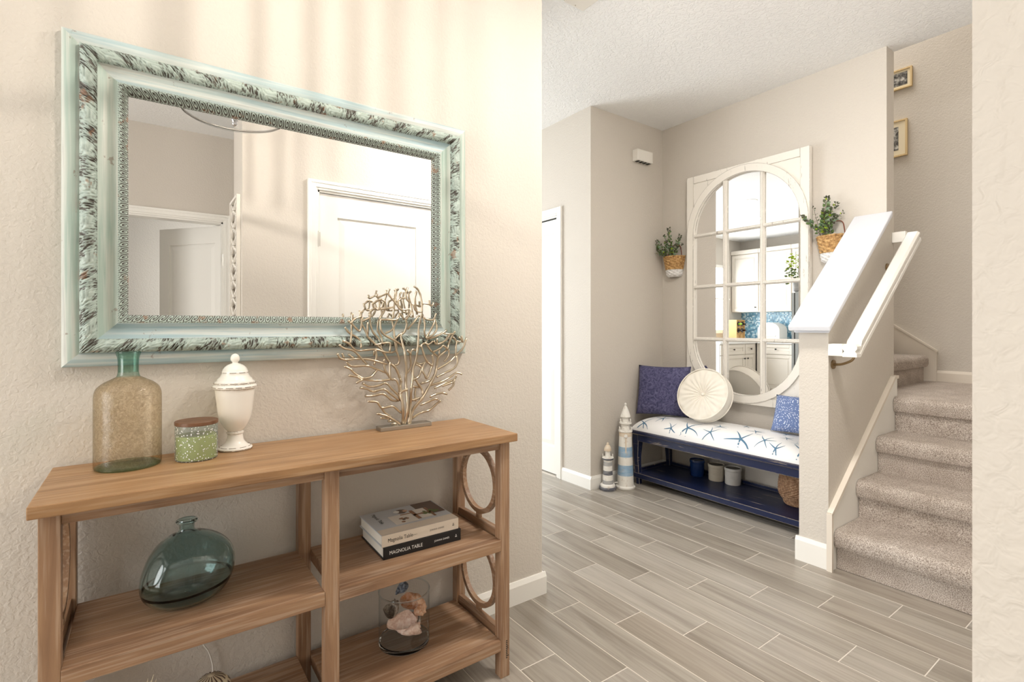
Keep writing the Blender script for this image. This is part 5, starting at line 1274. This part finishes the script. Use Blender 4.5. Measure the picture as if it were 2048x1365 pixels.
fg = thing('refrigerator', 'tall stainless steel wine fridge at the mirror kitchen edge', 'fridge', (1.05, 2.76, 0)); part('body', 'stainless', fg, (0.70, 1.30, 2.475, 2.555, 0.02, 1.52), 0.006); part('door', 'stainless', fg, (0.71, 1.29, 2.565, 2.595, 0.03, 1.51), 0.006); part('door_gasket', 'dark_gap', fg, (0.71, 1.295, 2.555, 2.565, 0.03, 1.51))
pp = thing('potted_plant', 'bright green trailing plant in a grey pot on the fridge', 'plant', (1.22, 2.545, 1.522)); q = random.Random(2)
b = MB(); b.lathe([(0.045, 1.522), (0.060, 1.53), (0.066, 1.66), (0.060, 1.66)], (1.22, 2.545, 0), 24); b.build('pot', 'light_gray', pp, smooth=True, angle=0.6)
lv = {'leaf_green': MB(), 'leaf_lime': MB()}
for i in range(150):
    a = q.uniform(0, 2 * PI); rr_ = q.uniform(0.0, 0.085); h = q.uniform(-0.06, 0.16) if rr_ > 0.06 else q.uniform(0.0, 0.26); p = Vector((1.22 + rr_ * math.cos(a) + 0.02, 2.575 + rr_ * math.sin(a), 1.66 + h))
    leaf_into(lv['leaf_lime' if (h > 0.12 or q.random() < 0.25) else 'leaf_green'], p, Vector((math.cos(a), math.sin(a), q.uniform(-0.4, 0.6))), Vector((q.uniform(-1, 1), q.uniform(-1, 1), 1)), 0.036, 0.013)
for k, b in lv.items(): b.build('foliage', k, pp)
fv = thing('flower_vase', 'pale glass vase of white flowers by the kitchen window', 'vase', (-1.02, 4.98, 0.915)); q = random.Random(6)
b = MB(); b.lathe(smooth_prof([(0.045, 0.916), (0.055, 0.95), (0.05, 1.05), (0.06, 1.12)], 4), (-1.02, 4.98, 0), 24, cap1=False); b.build('vase', 'clear_glass', fv, smooth=True)
b = MB()
for i in range(26):
    p = Vector((-1.02 + q.uniform(-.13, .13), 4.98 + q.uniform(-.11, .11), 1.22 + q.uniform(-.08, .16)))
    for k in range(5): leaf_into(b, p, Vector((math.cos(k * 1.256), math.sin(k * 1.256), 0.5)), Vector((0, 0, 1)), 0.032, 0.014)
    b.tube([(-1.02, 4.98, 1.0), p], 0.0015, 4)
b.build('blossoms', 'white_fabric', fv)
for (x, y) in ((-0.55, 3.95), (0.55, 3.45), (-0.3, 3.0)):
    r = thing('recessed_light', {-0.55: 'recessed kitchen ceiling light farther from the arched mirror', 0.55: 'recessed kitchen ceiling light nearest the arched mirror', -0.3: 'recessed kitchen ceiling light by the partition wall'}[x], 'lamp', (x, y, 2.74), (0, 0, 0), 'recessed kitchen lights')
    b = MB(); b.lathe([(0.085, 2.7395), (0.085, 2.734), (0.070, 2.732), (0.068, 2.739)], (x, y, 0), 28, cap0=False, cap1=False); b.build('trim_ring', 'white_trim', r, smooth=True)
    b = MB(); b.lathe([(0.068, 2.7372), (0.0005, 2.7370)], (x, y, 0), 28, cap0=False); b.build('lens', 'downlight_glow', r)
